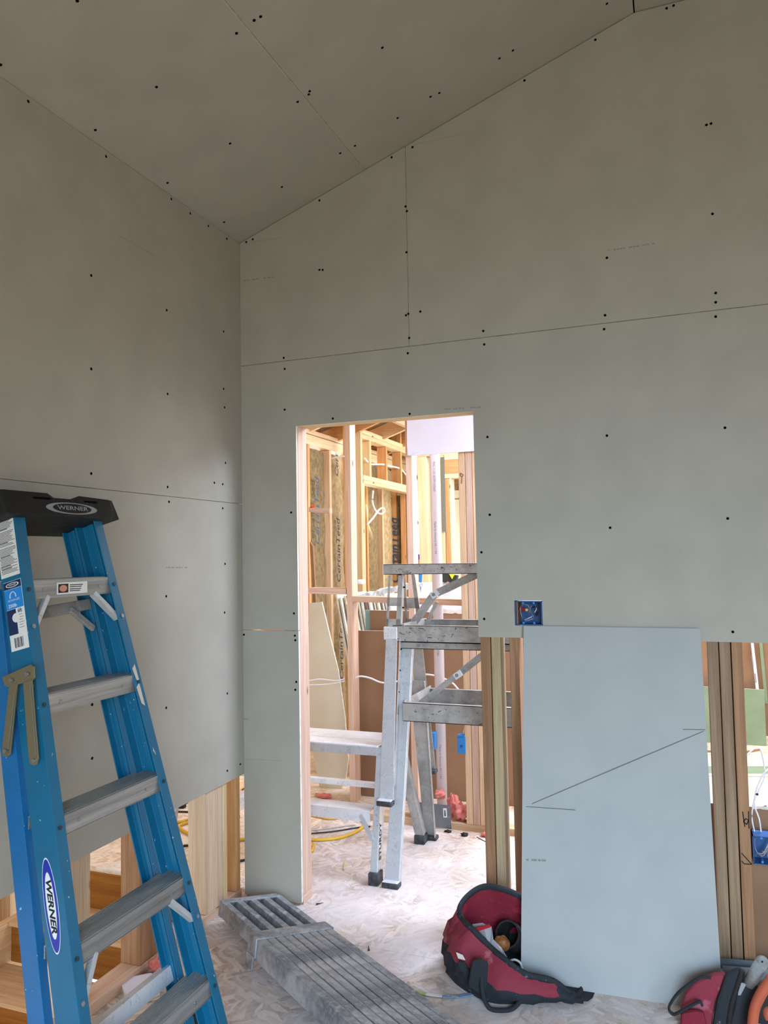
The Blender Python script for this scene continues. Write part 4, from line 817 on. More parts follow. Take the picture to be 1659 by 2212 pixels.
# carpenter's marks on the third stud at the right
q = [(2.0618, 0.0125, 0.5734), (2.0673, 0.0125, 0.5199), (2.0817, 0.0125, 0.577), (2.0807, 0.0125, 0.5148), (2.0634, 0.0125, 0.5375), (2.0715, 0.0125, 0.5498), (2.0804, 0.0125, 0.5441), (2.0737, 0.0125, 0.5287), (2.0528, 0.0125, 0.4251), (2.0848, 0.0125, 0.3898), (2.0517, 0.0125, 0.3972), (2.0605, 0.0125, 0.3885)]
V = lambda i: Vector(q[i])
mk = lines('marker_mark', [(V(0), V(1)), (V(2), V(3)), (V(4), V(5)), (V(5), V(6)), (V(6), V(7)), (V(7), V(4)), (V(8), V(9)), (V(10), V(11)), (V(11), V(9))], .0035, 'marker', wb_, NB)
q = [(2.0682, 0.0125, 0.5429)]; mk2 = None
mkw = [(0.7489, 1.109, 1.9752), (0.7647, 1.109, 1.9639), (0.7565, 1.109, 1.9539), (0.7459, 1.109, 1.9623), (0.7565, 1.109, 1.9539), (0.7528, 1.109, 1.9149)]
lines('marker_mark', [(Vector(mkw[i]), Vector(mkw[i+1])) for i in (0, 1, 2, 4)]+[(Vector(mkw[3]), Vector(mkw[0]))], .004, 'label_red', wm, NB)
# boxes and plate on the middle partition
hb = thing('outlet_box', 'bright blue electrical box hanging on the middle partition studs', 'electrical box', (.72, 1.15, .46))
box('shell', .694, .741, 1.105, 1.16, .418, .512, 'box_blue', hb, .003); boxes('clamp', [(.698, .722, 1.103, 1.15, .512, .522), (.724, .738, 1.103, 1.15, .512, .518)], 'box_blue', hb); cyl('knockout', (.718, 1.105, .46), (.718, 1.103, .46), .008, 'box_blue_dark', hb, 12)
q = [(0.7211, 1.13, 0.5147), (0.7267, 1.13, 0.6371), (0.7372, 1.13, 0.7395), (0.7388, 1.13, 0.5869)]
tag(tube('romex_cable', [q[0], q[3], q[1], q[2], (q[2][0], 1.13, q[2][2]+.3)], .004, 'cable_white', None, 6), 'white cable rising from the bright blue box on the middle partition', 'cable')
q = [(0.5077, 1.2, 0.4988), (0.5249, 1.2, 0.4031)]
h2 = tag(box('outlet_box', q[0][0], q[1][0]+.01, 1.2, 1.25, q[1][2], q[0][2], 'box_blue', None, .003), 'dark-lit blue electrical box partly behind the rear trestle leg', 'electrical box')
q = [(0.4483, 1.086, 0.1384), (0.6527, 1.086, 0.1374), (0.6549, 1.086, 0.0102), (0.4457, 1.086, 0.0161)]
gp = tag(prism('metal_plate', q, (0, .002, 0), 'galvanized', None), 'grey galvanized plate with white sticker standing against the sole plate', 'plate')
st_ = [(0.6099, 1.0855, 0.1185), (0.6312, 1.0855, 0.1205), (0.6327, 1.0855, 0.0705), (0.6114, 1.0855, 0.0684)]
sk = prism('sticker', st_, (0, -.0005, 0), 'label_white', gp); s2 = [(0.618, 1.0845, 0.1095), (0.6233, 1.0845, 0.11), (0.6252, 1.0845, 0.0776), (0.6172, 1.0845, 0.0768)]; prism('sticker_print', s2, (0, -.0003, 0), 'label_black', sk)
for p in [(0.6445, 1.086, 0.1266), (0.6432, 1.086, 0.0739), (0.6446, 1.086, 0.0191)]: cyl('screw', p, (p[0], p[1]-.002, p[2]), .004, 'rivet', gp, 8)

# ================================================================ PIPE, CABLES
q = [(0.5092, 1.27, 2.0639), (0.5722, 1.27, 2.0602), (0.5636, 1.27, 2.0607)]; px_ = (Vector(q[0])+Vector(q[1]))/2; rr_ = (q[1][0]-q[0][0])/2
pp = tag(cyl('vent_pipe', (px_.x, 1.30, .0), (px_.x, 1.30, 2.75), .030, 'pvc', None, 28, smooth=True), 'tall white plastic drain pipe rising behind the trestle', 'pipe')
d_ = Vector((1.88-px_.x, -4.4, 0)).normalized(); px0 = Vector((px_.x, 1.30, 0))+d_*.0306; ps = Vector((0, 0, 1)).cross(d_).normalized()
for z, s in ((1.98, 'PVC 1120 ASTM D2665'), (1.62, 'Made in America 04.11.94'), (1.02, 'NSF DWV ASTM D1785'), (.66, '1/18/24 09 3 R'), (.32, 'Made in America 04.11.94')):
    text('pipe_print', s, px0+Vector((0, 0, z))-ps*.006, (0, 0, -1), tuple(ps), .018, 'print_gray', pp, depth=.001)
def cable(pts, label, r=.006, m='cable_white', name='romex_cable', group=None, par=None, **k):
    o = tube(name, pts, r, m, par, 8, 6, **k)
    return o if par else tag(o, label, 'cable', group)
q = [(-0.3837, 1.4, 0.7298), (-0.2854, 1.4, 0.7424), (-0.1726, 1.4, 0.7381), (-0.1087, 1.4, 0.7522), (-0.3841, 1.4, 0.7034), (-0.2859, 1.4, 0.7074), (-0.1889, 1.4, 0.7201), (-0.1089, 1.4, 0.7378)]
cable([(q[0][0]-.3, 1.42, q[0][2]), q[0], q[1], q[2], q[3]], 'upper white cable crossing in front of the cream leaning sheet', .004)
cable([(q[4][0]-.3, 1.42, q[4][2]), q[4], q[5], q[6], q[7]], 'lower white cable crossing in front of the cream leaning sheet', .0035)
q = [(-0.0191, 1.36, 0.7674), (0.0183, 1.36, 0.7774), (0.0797, 1.36, 0.7684), (0.1645, 1.36, 0.7437), (0.2907, 1.36, 0.7627), (0.3945, 1.36, 0.7943), (0.4297, 1.36, 0.8038), (0.5105, 1.36, 0.7959), (0.5953, 1.36, 0.7639), (0.6422, 1.36, 0.7172), (0.6586, 1.36, 0.6964)]
cable(q[:4]+[q[4]]+q[5:], 'white cable running through the middle partition behind the trestle', .0055)
q = [(-0.62, 3.0593, 2.3585), (-0.62, 3.1871, 2.3236), (-0.62, 3.4851, 2.3504), (-0.62, 3.6306, 2.3524), (-0.62, 3.886, 2.3604), (-0.62, 4.0193, 2.3509), (-0.62, 4.1827, 2.2972)]
cable(q, 'white cable strung through the cripple studs of the closet frame', .008, par=wf)
q = [(-0.55, 3.0643, 2.0754), (-0.55, 3.0488, 1.975), (-0.55, 3.1215, 1.9031), (-0.55, 3.2436, 1.8843), (-0.55, 3.3371, 1.9131), (-0.55, 3.2921, 1.9397), (-0.55, 3.1886, 1.9143), (-0.55, 3.0423, 1.836), (-0.55, 2.9131, 1.7807)]
cable(q, 'loose white cable curling below the closet header', .008, par=wf)
q = [(0.4514, 1.22, 2.1033), (0.4505, 1.22, 1.925), (0.455, 1.22, 1.7336), (0.4529, 1.22, 1.5027)]; cable(q, 'thin white cable hanging down beside the pale post', .005, par=wm)
tag(box('cable_tag', q[3][0]-.006, q[3][0]+.008, 1.21, 1.216, q[3][2]-.01, q[3][2]+.02, 'decal_blue'), 'tiny dark blue tag at the end of the thin hanging cable', 'tag')
q = [(-0.3615, 1.8, 2.2034), (-0.2662, 1.8, 2.2105), (-0.1867, 1.8, 2.1767)]; cable(q, 'short white cable crossing behind the full height post', .005, par=wm)
# cords on the hall floor
q = [(-0.2187, 1.0729, 0.008), (-0.1332, 1.0576, 0.008), (-0.0629, 1.0465, 0.008), (0.0121, 1.0952, 0.008), (0.0907, 1.0952, 0.008), (0.1471, 1.056, 0.008), (0.1701, 0.9996, 0.008), (0.1711, 0.9227, 0.008), (0.1505, 0.8414, 0.008), (0.1011, 0.7674, 0.008), (0.0267, 0.7221, 0.008), (-0.0381, 0.7084, 0.008)]
cable([(q[0][0]-.4, q[0][1]+.05, .008)]+q, 'yellow extension cord looping on the dusty hall floor', .0085, 'cable_yellow', 'extension_lead')
q = [(0.0123, 0.6066, 0.008), (0.0077, 0.6598, 0.008), (0.031, 0.6398, 0.008), (0.0491, 0.5916, 0.008), (0.0407, 0.5492, 0.008)]; cable([(q[0][0]-.2, q[0][1], .008)]+q+[(q[4][0]-.2, q[4][1]-.1, .008)], 'small end of yellow cord showing at the door jamb', .0085, 'cable_yellow', 'extension_lead')
q = [(-0.0793, 0.7914, 0.005), (0.0419, 0.8677, 0.005), (0.1413, 0.9606, 0.005), (0.2072, 1.005, 0.005)]; cable(q, 'thin dark cord stretched across the hall floor', .004, 'cable_black', 'extension_lead')
q = [(-0.0998, 0.8329, 0.004), (-0.0239, 0.8878, 0.004), (0.0569, 0.9601, 0.004), (0.1178, 1.0031, 0.004)]; cable(q, 'thin grey line curving on the hall floor above the dark cord', .003, 'cable_gray', 'cord')
q = [(0.8108, 1.0348, 0.002), (0.8587, 0.9934, 0.002), (0.8918, 0.9692, 0.002)]; cable(q, 'thin dark wire lying on the floor by the stud wall', .002, 'cable_black', 'wire')
# cords beyond the stair
q = [(-0.8745, 0.7228, 0.008), (-0.8556, 0.7452, 0.008), (-0.8272, 0.7955, 0.008), (-0.7797, 0.819, 0.008), (-0.7946, 0.637, 0.008), (-0.8315, 0.6802, 0.008), (-0.7387, 0.6012, 0.008), (-0.5986, 0.528, 0.008), (-0.5429, 0.5103, 0.008), (-0.4848, 0.1778, 0.008), (-0.4874, 0.2626, 0.008), (-0.4543, 0.3561, 0.008)]
cable([(q[0][0]-.4, q[0][1]-.1, .008), q[0], q[1], q[2], q[3], (q[3][0]+.2, q[3][1]+.1, .008)], 'yellow cord running straight on the strand board past the left wall studs', .009, 'cable_yellow', 'extension_lead')
cable([(q[3][0]+.1, q[3][1]+.2, .008), q[3], q[5], q[4], q[6], q[7], q[8], (q[8][0]+.2, q[8][1]+.1, .008)], 'yellow cord bending in a loop behind the left wall studs', .009, 'cable_yellow', 'extension_lead')
cable([q[9], q[10], q[11]], 'yellow cord end nearest the stair behind the left wall studs', .009, 'cable_yellow', 'extension_lead')
q = [(-0.8453, 0.6819, 0.006), (-0.7791, 0.6325, 0.006), (-0.992, 0.8871, 0.006), (-0.917, 0.902, 0.006), (-0.8481, 0.9062, 0.006), (-0.6274, 0.4261, 0.006), (-0.5864, 0.4462, 0.006), (-0.5386, 0.4479, 0.006), (-0.3692, 0.1159, 0.006), (-0.378, 0.1942, 0.006), (-0.6078, 0.3983, 0.006), (-0.5554, 0.422, 0.006), (-0.49, 0.4095, 0.006)]
cable([q[2], q[3], q[4]], 'black cord farthest back on the strand board behind the stair', .006, 'cable_black', 'extension_lead'); cable([q[5], q[6], q[7]], 'black cord lying across the middle of the strand board behind the stair', .006, 'cable_black', 'extension_lead'); cable([q[8], q[9], (q[9][0]+.2, q[9][1]+.2, .006)], 'black cord nearest the stair edge behind the left wall', .006, 'cable_black', 'extension_lead')
q = [(-1.0039, 0.8851, 0), (-1.0284, 0.9948, 0), (-0.9864, 0.9352, 0), (-0.9828, 0.8742, 0)]; 
bd = thing('power_adapter', 'black plug block on the floor behind the bottom of the left wall', 'adapter', (q[1][0], q[1][1], 0)); box('body', q[0][0]-.05, q[1][0], q[2][1]-.02, q[2][1]+.12, 0, .06, 'black_plastic', bd, .01); box('plug', q[1][0]-.002, q[1][0]+.03, q[2][1]+.02, q[2][1]+.05, 0, .03, 'black_plastic', bd, .004)

# ================================================================ SHEET GOODS IN THE ROOMS BEYOND
q = [(-0.4624, 1.62, 1.208), (-0.366, 1.62, 1.2177), (-0.3052, 1.62, 0.9729), (-0.2514, 1.62, 0.7614), (-0.2097, 1.62, 0.4616), (-0.191, 1.62, 0.1936), (-0.2057, 1.62, 0.103), (-0.2168, 1.62, 0.0307), (-0.318, 1.62, -0.0618), (-0.3887, 1.62, -0.0683), (-0.436, 1.62, 0.1753), (-0.4753, 1.62, 0.2941)]
cs = sheet('drywall_sheet', [(p[0], p[1]+.0, p[2]) for p in q], (0, Y1, 0), None, 'drywall_cream')
tag(cs, 'tall tapered cream drywall sheet leaning left behind the work platform', 'drywall')
qa = [(-0.0687, 1.52, 1.0416), (0.3474, 1.52, 1.043), (0.3185, 1.52, -0.0167), (-0.0936, 1.52, -0.0122)]; z0 = max(0, .002)
sa = sheet('drywall_sheet', [qa[0], qa[1], (qa[1][0], qa[1][1], .002), (qa[0][0], qa[0][1], .002)], (0, Y1, 0), None, 'drywall_brown'); tag(sa, 'brown backed drywall sheet standing behind the left of the trestle, lower one', 'drywall')
qb = [(-0.0119, 1.6, 1.1665), (0.3176, 1.6, 1.1633), (0.7292, 1.6, 1.1611)]
sb2 = sheet('drywall_sheet', [qb[0], qb[1], qb[2], (qb[2][0]+.3, 1.6, qb[2][2]), (qb[2][0]+.3, 1.60, .002), (qb[0][0], 1.60, .002)], (0, Y1, 0), None, 'drywall_brown'); tag(sb2, 'wide brown backed drywall sheet standing farther back behind pipe and trestle', 'drywall')
qc = [(-0.0526, 1.62, 1.1647), (-0.0199, 1.62, 1.165)]
te = sheet('drywall_sheet', [(qc[0][0], 1.62, qc[0][2]), (qc[1][0]+.3, 1.62, qc[1][2]), (qc[1][0]+.3, 1.62, .002), (qc[0][0], 1.62, .002)], (0, .014, 0), None, 'teal_edge'); tag(te, 'drywall sheet showing a thin blue green edge beside the brown sheets', 'drywall')
# torn paper edge along the brown sheet and the strip at its foot
V = []; F = []; r = random.Random(3)
for i in range(26):
    x = qb[1][0]-.0+i*(qb[2][0]-qb[1][0]+.1)/25; z = qb[1][2]; V += [(x, 1.597, z-.006-r.random()*.012), (x, 1.597, z+.006+r.random()*.010)]
    if i: F.append((2*i-2, 2*i, 2*i+1, 2*i-1))
mesh('torn_edge', V, F, 'gypsum_edge', sb2)
q = [(0.5925, 1.4, 0.0451), (0.6824, 1.4, 0.0429), (0.6816, 1.4, 0.0135), (0.5975, 1.4, 0.0161), (0.0075, 1.4, 0.0545), (0.0874, 1.4, 0.0561), (0.087, 1.4, 0.0393), (0.0072, 1.4, 0.0377)]
tag(prism('paper_strip', q[0:4], (0, .004, 0), 'label_white'), 'white printed edge tape at the foot of the brown sheet by the triple studs', 'paper strip')
q2 = [(0.607, 1.398, 0.0363), (0.6323, 1.398, 0.0361), (0.6321, 1.398, 0.028), (0.6068, 1.398, 0.0283), (0.6408, 1.398, 0.0369), (0.6715, 1.398, 0.0345), (0.6713, 1.398, 0.0265), (0.6406, 1.398, 0.0288)]
# stack of sheets seen edge-on
q = [(-0.3783, 1.85, 1.2355), (-0.2884, 1.85, 0.7268)]; r = random.Random(8)
ti = (q[1][0]-q[0][0])/(q[0][2]-q[1][2])
for k in range(14):
    x = q[0][0]+.024*k+r.uniform(-.003, .003); zt = 1.25+r.uniform(-.03, .015); t_ = ti*(1+r.uniform(-.02, .02)); y0 = 1.86+r.uniform(0, .03)+.015*k
    xb = x+t_*(q[0][2])
    V = [(x+t_*(q[0][2]-zt), y0, zt), (x+.0127+t_*(q[0][2]-zt), y0, zt), (xb+.0127, y0, .001), (xb, y0, .001)]
    tag(sheet('drywall_offcut', V, (0, 2.26-y0, 0), None, ['gypsum_edge', 'drywall_cream', 'pine_pale', 'drywall_brown'][k % 4] if k % 3 else 'gypsum_edge'), 'thin sheet seen edge-on in the leaning stack behind the knee wall', 'drywall', 'sheets in the edge-on leaning stack')
# bright wrapped bundle behind the knee wall
q = [(-0.1953, 1.75, 1.2447), (-0.0663, 1.75, 1.2852), (0.1491, 1.75, 1.3278), (0.2784, 1.75, 1.3395), (0.2756, 1.75, 1.2124), (0.1461, 1.75, 1.1813), (-0.1962, 1.75, 1.1948)]
wrp = thing('wrapped_bundle', 'white crinkled plastic wrapped bundle lying above the knee wall plate', 'bundle', q[4])
V = []; F = []; r = random.Random(5); n = 22
for i in range(n+1):
    t = i/n; zt = q[0][2]+(q[2][2]-q[0][2])*min(1, t*1.25); x = q[0][0]+(q[3][0]-q[0][0])*t
    for j, (dy, dz) in enumerate([(0, -.035), (0, -.0), (.03, .008), (.06, .004), (.09, -.02)]): V.append((x+r.uniform(-.006, .006), 1.75+dy+r.uniform(-.006, .006), zt+dz+r.uniform(-.006, .006)))
for i in range(n):
    for j in range(4): a = i*5+j; F.append((a, a+5, a+6, a+1))
mesh('wrapping', V, F, 'plastic_sheet', wrp); box('core', q[0][0]+.02, q[3][0], 1.765, 1.83, q[0][2]-.035, q[0][2]-.02, 'drywall_white', wrp)
q = [(0.0904, 2.3, 1.3188), (0.6304, 2.3, 1.3034)]
tag(sheet('drywall_sheet', [q[0], (q[1][0]+.4, 2.3, q[1][2]), (q[1][0]+.4, 2.3, .002), (q[0][0], 2.3, .002)], (0, Y1*2, 0), None, 'drywall_white'), 'blown-out white sheet standing behind the pipe, in front of the far frame', 'drywall')
q = [(0.2735, 2.27, 1.3856), (0.397, 2.27, 1.368), (0.3855, 2.27, 1.3187), (0.3619, 2.27, 1.332), (0.3409, 2.27, 1.3156), (0.3206, 2.27, 1.3289), (0.2996, 2.27, 1.3158), (0.2756, 2.27, 1.3258), (0.339, 2.27, 1.3784), (0.3801, 2.27, 1.3781), (0.3587, 2.27, 1.3419)]
bh = thing('push_broom', 'dark ragged broom head with yellow tip behind the diagonal brace', 'broom', q[0]); prism('bristles', q[0:8], (0, .04, 0), 'broom_black', bh); prism('yellow_block', q[8:11], (0, -.01, 0), 'yellow_plastic', bh)
q = [(0.1156, 2.25, 1.3942), (0.1402, 2.25, 1.394), (0.1348, 2.25, 1.3073), (0.123, 2.25, 1.2472)]; tag(prism('blue_ribbon', q, (0, .003, 0), 'label_blue'), 'narrow bright blue strip of plastic hanging left of the pipe', 'plastic strip')
q = [(-0.3549, 1.42, 1.8436), (-0.2065, 1.42, 1.8289), (-0.207, 1.42, 1.7961), (-0.3553, 1.42, 1.8105), (-0.3446, 1.42, 1.8583), (-0.3113, 1.42, 1.8629), (-0.3117, 1.42, 1.8389), (-0.3449, 1.42, 1.8372)]
tag(prism('wood_block', q[0:4], (0, .038, 0), 'pine_pink'), 'short horizontal wood block left of the full height post', 'block'); tag(prism('survey_flag', q[4:8], (0, .002, 0), 'flag_orange'), 'scrap of orange flagging on the short wood block', 'flag')
q = [(-0.5191, 2.6, 1.3319), (-0.4714, 2.6, 1.3317), (-0.4721, 2.6, 1.2914), (-0.5198, 2.6, 1.2916)]; prism('stapled_paper', q, (0, .06, 0), 'towel_white', wf, .01)
q = [(-0.6364, 2, 1.6304), (-0.6106, 2, 1.5961), (-0.5869, 2, 1.1831), (-0.6166, 2, 1.183)]; k_ = q[3][2]/(q[0][2]-q[3][2]); q[2] = (q[2][0]+.04, 2.0, .002); q[3] = (q[3][0]+.04, 2.0, .002); tag(prism('wood_lath', q, (0, .02, 0), 'pine_brown'), 'thin dark wooden lath leaning at the far left of the doorway', 'lath')

# insulation tufts
def tuft(p, sx, sy, sz, seed, label):
    sx *= .9; sz *= .95
    return tag(blob('insulation_tuft', p, sx, sy, sz, 'insulation_pink', None, seed, .24), label, 'insulation')
q = [(0.6914, 1.15, 0.0611), (0.6437, 1.15, 0.0716), (0.5585, 1.15, 0.122), (0.8079, 1.15, -0.0173), (-1.3396, 1.15, -1.141), (-0.2837, 1.15, 0.0785)]
tuft((q[0][0], 1.16, .085), .045, .04, .045, 1, 'round tuft of pink insulation on the sole plate beside the triple studs'); tuft((q[1][0]-.01, 1.20, .10), .035, .03, .06, 2, 'tall tuft of pink insulation right of the grey plate'); tuft((q[2][0], 1.2, .155), .03, .03, .022, 3, 'small tuft of pink insulation showing above the grey plate')
tuft((.853, 1.055, .012), .026, .015, .012, 4, 'pink insulation crumb on the floor in front of the sole plate'); tuft((.035, -.665, .03), .036, .03, .03, 5, 'pink insulation tuft on the floor behind the blue ladder')
q = [(-0.2664, 1.4047, 0)]; tuft((q[0][0], q[0][1], .015), .06, .02, .014, 6, 'flat pink scrap at the foot of the cream leaning sheet')
q = [(-0.0202, -0.804, 0.001), (0.024, -0.8435, 0.001), (0.0986, -0.859, 0.001), (0.128, -0.784, 0.001), (0.0928, -0.7185, 0.001), (0.0304, -0.7075, 0.001), (-0.0118, -0.7445, 0.001)]
tag(sheet('drywall_scrap', q, (0, 0, .022), None, 'drywall_white'), 'rounded white drywall scrap on the floor behind the blue ladder', 'drywall scrap')

# right opening: sheets, floor strips
q = [(1.945, 3.6, 0.0611), (2.4596, 3.6, 0.069), (2.4614, 3.6, 0.4292), (1.9591, 3.6, 0.4365)]
q[0] = (q[0][0], q[0][1], .002); q[1] = (q[1][0], q[1][1], .002)
tag(sheet('drywall_sheet', q, (0, Y1, 0), None, 'drywall_green'), 'green moisture board standing on the far floor at the right edge', 'drywall')
q = [(1.8755, 3.7, 0.0164), (2.6148, 3.7, 0.0639), (2.6507, 3.7, 0.9212), (1.9085, 3.7, 0.9104)]
br = thing('drywall_stack', 'tall brown backed sheets standing upright at the far right', 'drywall stack', (q[0][0], 3.75, 0))
sheet('sheet', q, (0, .012, 0), br, 'drywall_brown')
q = [(2.3875, 3.68, 0.7776), (2.4073, 3.68, 0.7781), (2.4319, 3.68, 0.4074), (2.4089, 3.68, 0.4064), (2.447, 3.68, 0.779), (2.47, 3.68, 0.7795), (2.4901, 3.68, 0.3099), (2.4672, 3.68, 0.3087)]
prism('edge_tape', q[0:4], (0, .004, 0), 'label_white', br); prism('sheet', q[4:8], (0, .01, 0), 'drywall_green', br)
q2 = [(2.3899, 3.675, 0.6841), (2.4065, 3.675, 0.6846), (2.4097, 3.675, 0.6017), (2.3965, 3.675, 0.6012), (2.4073, 3.675, 0.5403), (2.4172, 3.675, 0.5407), (2.4241, 3.675, 0.469), (2.411, 3.675, 0.4685)]
lines('tape_print', [(Vector(q2[0]), Vector(q2[3])), (Vector(q2[4]), Vector(q2[7]))], .008, 'print_gray', br, NB)
q = [(1.9009, 0.135, 0.5391), (2.1264, 0.135, 0.5572), (2.1502, 0.135, 0.5679), (2.156, 0.135, 0.5566), (2.2192, 0.135, 0.5594)]
sheet_r = sheet('drywall_sheet', [(q[0][0]-.0, .135, q[1][2]), q[1], q[2], q[3], (q[4][0]+.2, .135, q[4][2]), (q[4][0]+.2, .135, .002), (q[0][0], .135, .002)], (0, Y1, 0), None, 'drywall_brown')
tag(sheet_r, 'dark brown backed sheet standing right behind the triple studs at the right edge', 'drywall')
V = []; F = []; r = random.Random(6)
for i in range(22):
    x = q[1][0]-.02+i*.011; z = q[1][2]; V += [(x, .133, z-.004-r.random()*.005), (x, .133, z+.002+r.random()*.005)]
    if i: F.append((2*i-2, 2*i, 2*i+1, 2*i-1))
mesh('torn_edge', V, F, 'gypsum_edge', sheet_r)
q = [(1.8684, 2.7475, 0.02), (2.525, 2.9464, 0.02), (2.5006, 2.7377, 0.02), (1.8671, 2.5673, 0.02)]; tag(sheet('drywall_scrap', q, (0, 0, -.018), None, 'drywall_green'), 'pale green board strip lying flat on the far floor at the right', 'drywall scrap')
q = [(1.9373, 3.2699, 0.012), (2.2991, 3.3485, 0.012), (2.4021, 3.4515, 0.012), (2.3955, 3.3772, 0.012), (2.2926, 3.2618, 0.012), (1.936, 3.1977, 0.012)]; tag(sheet('wood_strip', q, (0, 0, -.01), None, 'pine_brown'), 'thin dark strip on the far floor under the green board', 'strip')

# metal track pieces on the floor by the right studs
def track(p0, p1, w, h, label, name='steel_track'):
    t = .0012; p0, p1 = Vector(p0), Vector(p1)
    V = []; 
    for a, b, ww, hh in ((0, t/2, w, t), (-w/2, h/2, t, h), (w/2, h/2, t, h)):
        v, _ = barv(p0, p1, (0, 0, 1), ww, hh, a, b); V.append(v)
    return tag(boxes(name, V, 'galvanized'), label, 'steel track')
track((1.966, -.075, .038), (2.7, .05, .038), .05, .035, 'grey steel track nearest the drywall offcut on the floor at the right')
track((1.99, -.015, .002), (2.7, .07, .002), .045, .03, 'grey steel track lying against the feet of the right studs')
track((1.95, -.12, .002), (2.7, .0, .002), .06, .035, 'grey steel track underneath, at the floor by the second tool bag')
# small debris on the floors
r = random.Random(21); V = []; F = []
for k in range(260):
    u = r.random()
    if u < .6: x, y = r.uniform(-.3, 1.5), r.uniform(.1, 1.08)
    elif u < .85: x, y = r.uniform(.2, 2.4), r.uniform(-1.2, .1)
    else: x, y = r.uniform(-1.5, 2.5), r.uniform(1.3, 4)
    if x < .01 and y < .06: continue
    a = r.uniform(0, 6.3); l = r.uniform(.002, .009); w = r.uniform(.0008, .003); kk = len(V); c, s = math.cos(a), math.sin(a)
    for z in (.0002, .0016): V += [(x-c*l+s*w, y-s*l-c*w, z), (x+c*l+s*w, y+s*l-c*w, z), (x+c*l-s*w, y+s*l+c*w, z), (x-c*l-s*w, y-s*l+c*w, z)]
    F += [tuple(q+kk for q in f) for f in BF]
tag(mesh('floor_crumbs', V, F, 'gypsum_edge'), 'scattered pale drywall crumbs and shavings on the dusty floor', 'debris', kind='stuff')
def nail(px, n, label):
    p = Vector(px); d = Vector((math.cos(n), math.sin(n), .05)); return tag(cyl('drywall_screw', p+Vector((0, 0, .004)), p+Vector((0, 0, .004))+d*.032, .0035, 'screw_steel', None, 8, .001), label, 'screw')
q = [(0.3416, 0.0279, 0), (0.7086, -0.2677, 0), (0.6435, 1.0604, 0), (0.7421, 1.0331, 0)]
nail(q[0], .6, 'black screw on the floor just right of the door jamb'); nail(q[1], 2.0, 'black screw on the floor between plank and tool bag')
tag(blob('debris_scrap', (q[2][0], q[2][1], .006), .02, .01, .006, 'black_plain', None, 4), 'dark scrap on the floor below the grey plate', 'scrap'); tag(blob('debris_scrap', (q[3][0], q[3][1], .008), .018, .012, .009, 'black_plain', None, 9), 'black crumpled scrap on the floor in front of the triple studs', 'scrap')
q = [(0.2679, 0.5097, 0.003), (0.2792, 0.5011, 0.003), (0.3115, 0.4042, 0.003), (0.3006, 0.4123, 0.003)]; tag(prism('wood_chip', q, (0, 0, .004), 'pine_pale'), 'pale wood chip on the shadowed hall floor', 'chip')

# ================================================================ RED TOOL BAGS
def loft(name, rings, mat, par, closed=True, smooth=True, mats=None, fmf=None):
    V = []; F = []; fm = []; n = len(rings[0])
    for rg in rings: V += [tuple(p) for p in rg]
    for i in range(len(rings)-1):
        for k in range(n if closed else n-1):
            k2 = (k+1) % n; F.append((i*n+k, i*n+k2, (i+1)*n+k2, (i+1)*n+k)); fm.append(fmf(i, k) if fmf else 0)
    o = mesh(name, V, F, mat, par, smooth=smooth, mats=mats, fm=fm if mats else None)
    return o
tb = thing('tool_bag', 'open red and black tool bag slumped beside the leaning drywall offcut', 'bag', (1.25, -.3, 0))
RIM = [(1.1505, -0.2, 0.2726), (1.2207, -0.2, 0.2733)]+[(1.3056, -0.18, 0.2364)]+[(1.42, -.13, .12), (1.50, -.21, .012)]+[(1.498, -0.345, 0.0111)]+[(1.4294, -0.385, 0.0699)]+[(1.3482, -0.41, 0.0884), (1.2809, -0.41, 0.1217)]+[(1.2093, -0.37, 0.1429), (1.1439, -0.37, 0.1964)]+[(1.0912, -0.3, 0.1906), (1.0816, -0.3, 0.2271)]+[(1.1014, -0.24, 0.2517)]
BASE = [(1.17, -.13, 0), (1.26, -.10, 0), (1.34, -.09, 0), (1.46, -.12, 0), (1.53, -.2, 0), (1.500, -.335, 0), (1.42, -.385, 0), (1.33, -.425, 0), (1.24, -.455, 0), (1.15, -.425, 0), (1.075, -.37, 0), (1.045, -.315, 0), (1.03, -.25, 0), (1.07, -.17, 0)]
rim = catmull(RIM, 4, True); base = catmull(BASE, 4, True); cen = Vector((1.27, -.27, .1))
r = random.Random(2); rings = []
for t, bul in ((0, 0), (.12, .012), (.3, .028), (.5, .035), (.7, .03), (.86, .02), (1, 0)):
    rg = []
    for i, (a, b) in enumerate(zip(rim, base)):
        p = a.lerp(Vector(b), t); o = Vector((p.x-cen.x, p.y-cen.y, 0)).normalized(); wob = .008*math.sin(i*1.9+t*7)+.007*math.sin(i*.83+t*13)+.004*math.sin(i*3.1-t*17)
        rg.append(p+o*(bul+(wob if 0 < t < 1 else 0)))
    rings.append(rg)
def bandmat(i, k): return 1 if i >= 3 or 17 <= k <= 23 else 0
loft('bag_body', rings, None, tb, mats=['red_canvas', 'black_canvas'], fmf=bandmat)
inn = []
for t in (0, .3, .65, .93):
    rg = []
    for a, b in zip(rim, base):
        p = a.lerp(Vector(b), t); o = Vector((p.x-cen.x, p.y-cen.y, 0)).normalized(); q_ = p-o*(.006+.012*t); q_.z = max(q_.z, .008); rg.append(q_)
    inn.append(rg)
loft('bag_lining', inn, None, tb, mats=['red_lining', 'black_canvas'], fmf=lambda i, k: 0 if (i < 2) else 1)
mesh('bag_bottom', [tuple(p) for p in inn[-1]], [tuple(range(len(inn[-1])))], 'black_canvas', tb)
tube('bag_rim', RIM, .0078, 'black_canvas', tb, 8, 5, True, flat=1.5)
tube('zip_piping', [Vector(p)+Vector((0, 0, .009)) for p in RIM], .0035, 'black_plastic', tb, 6, 5, True)
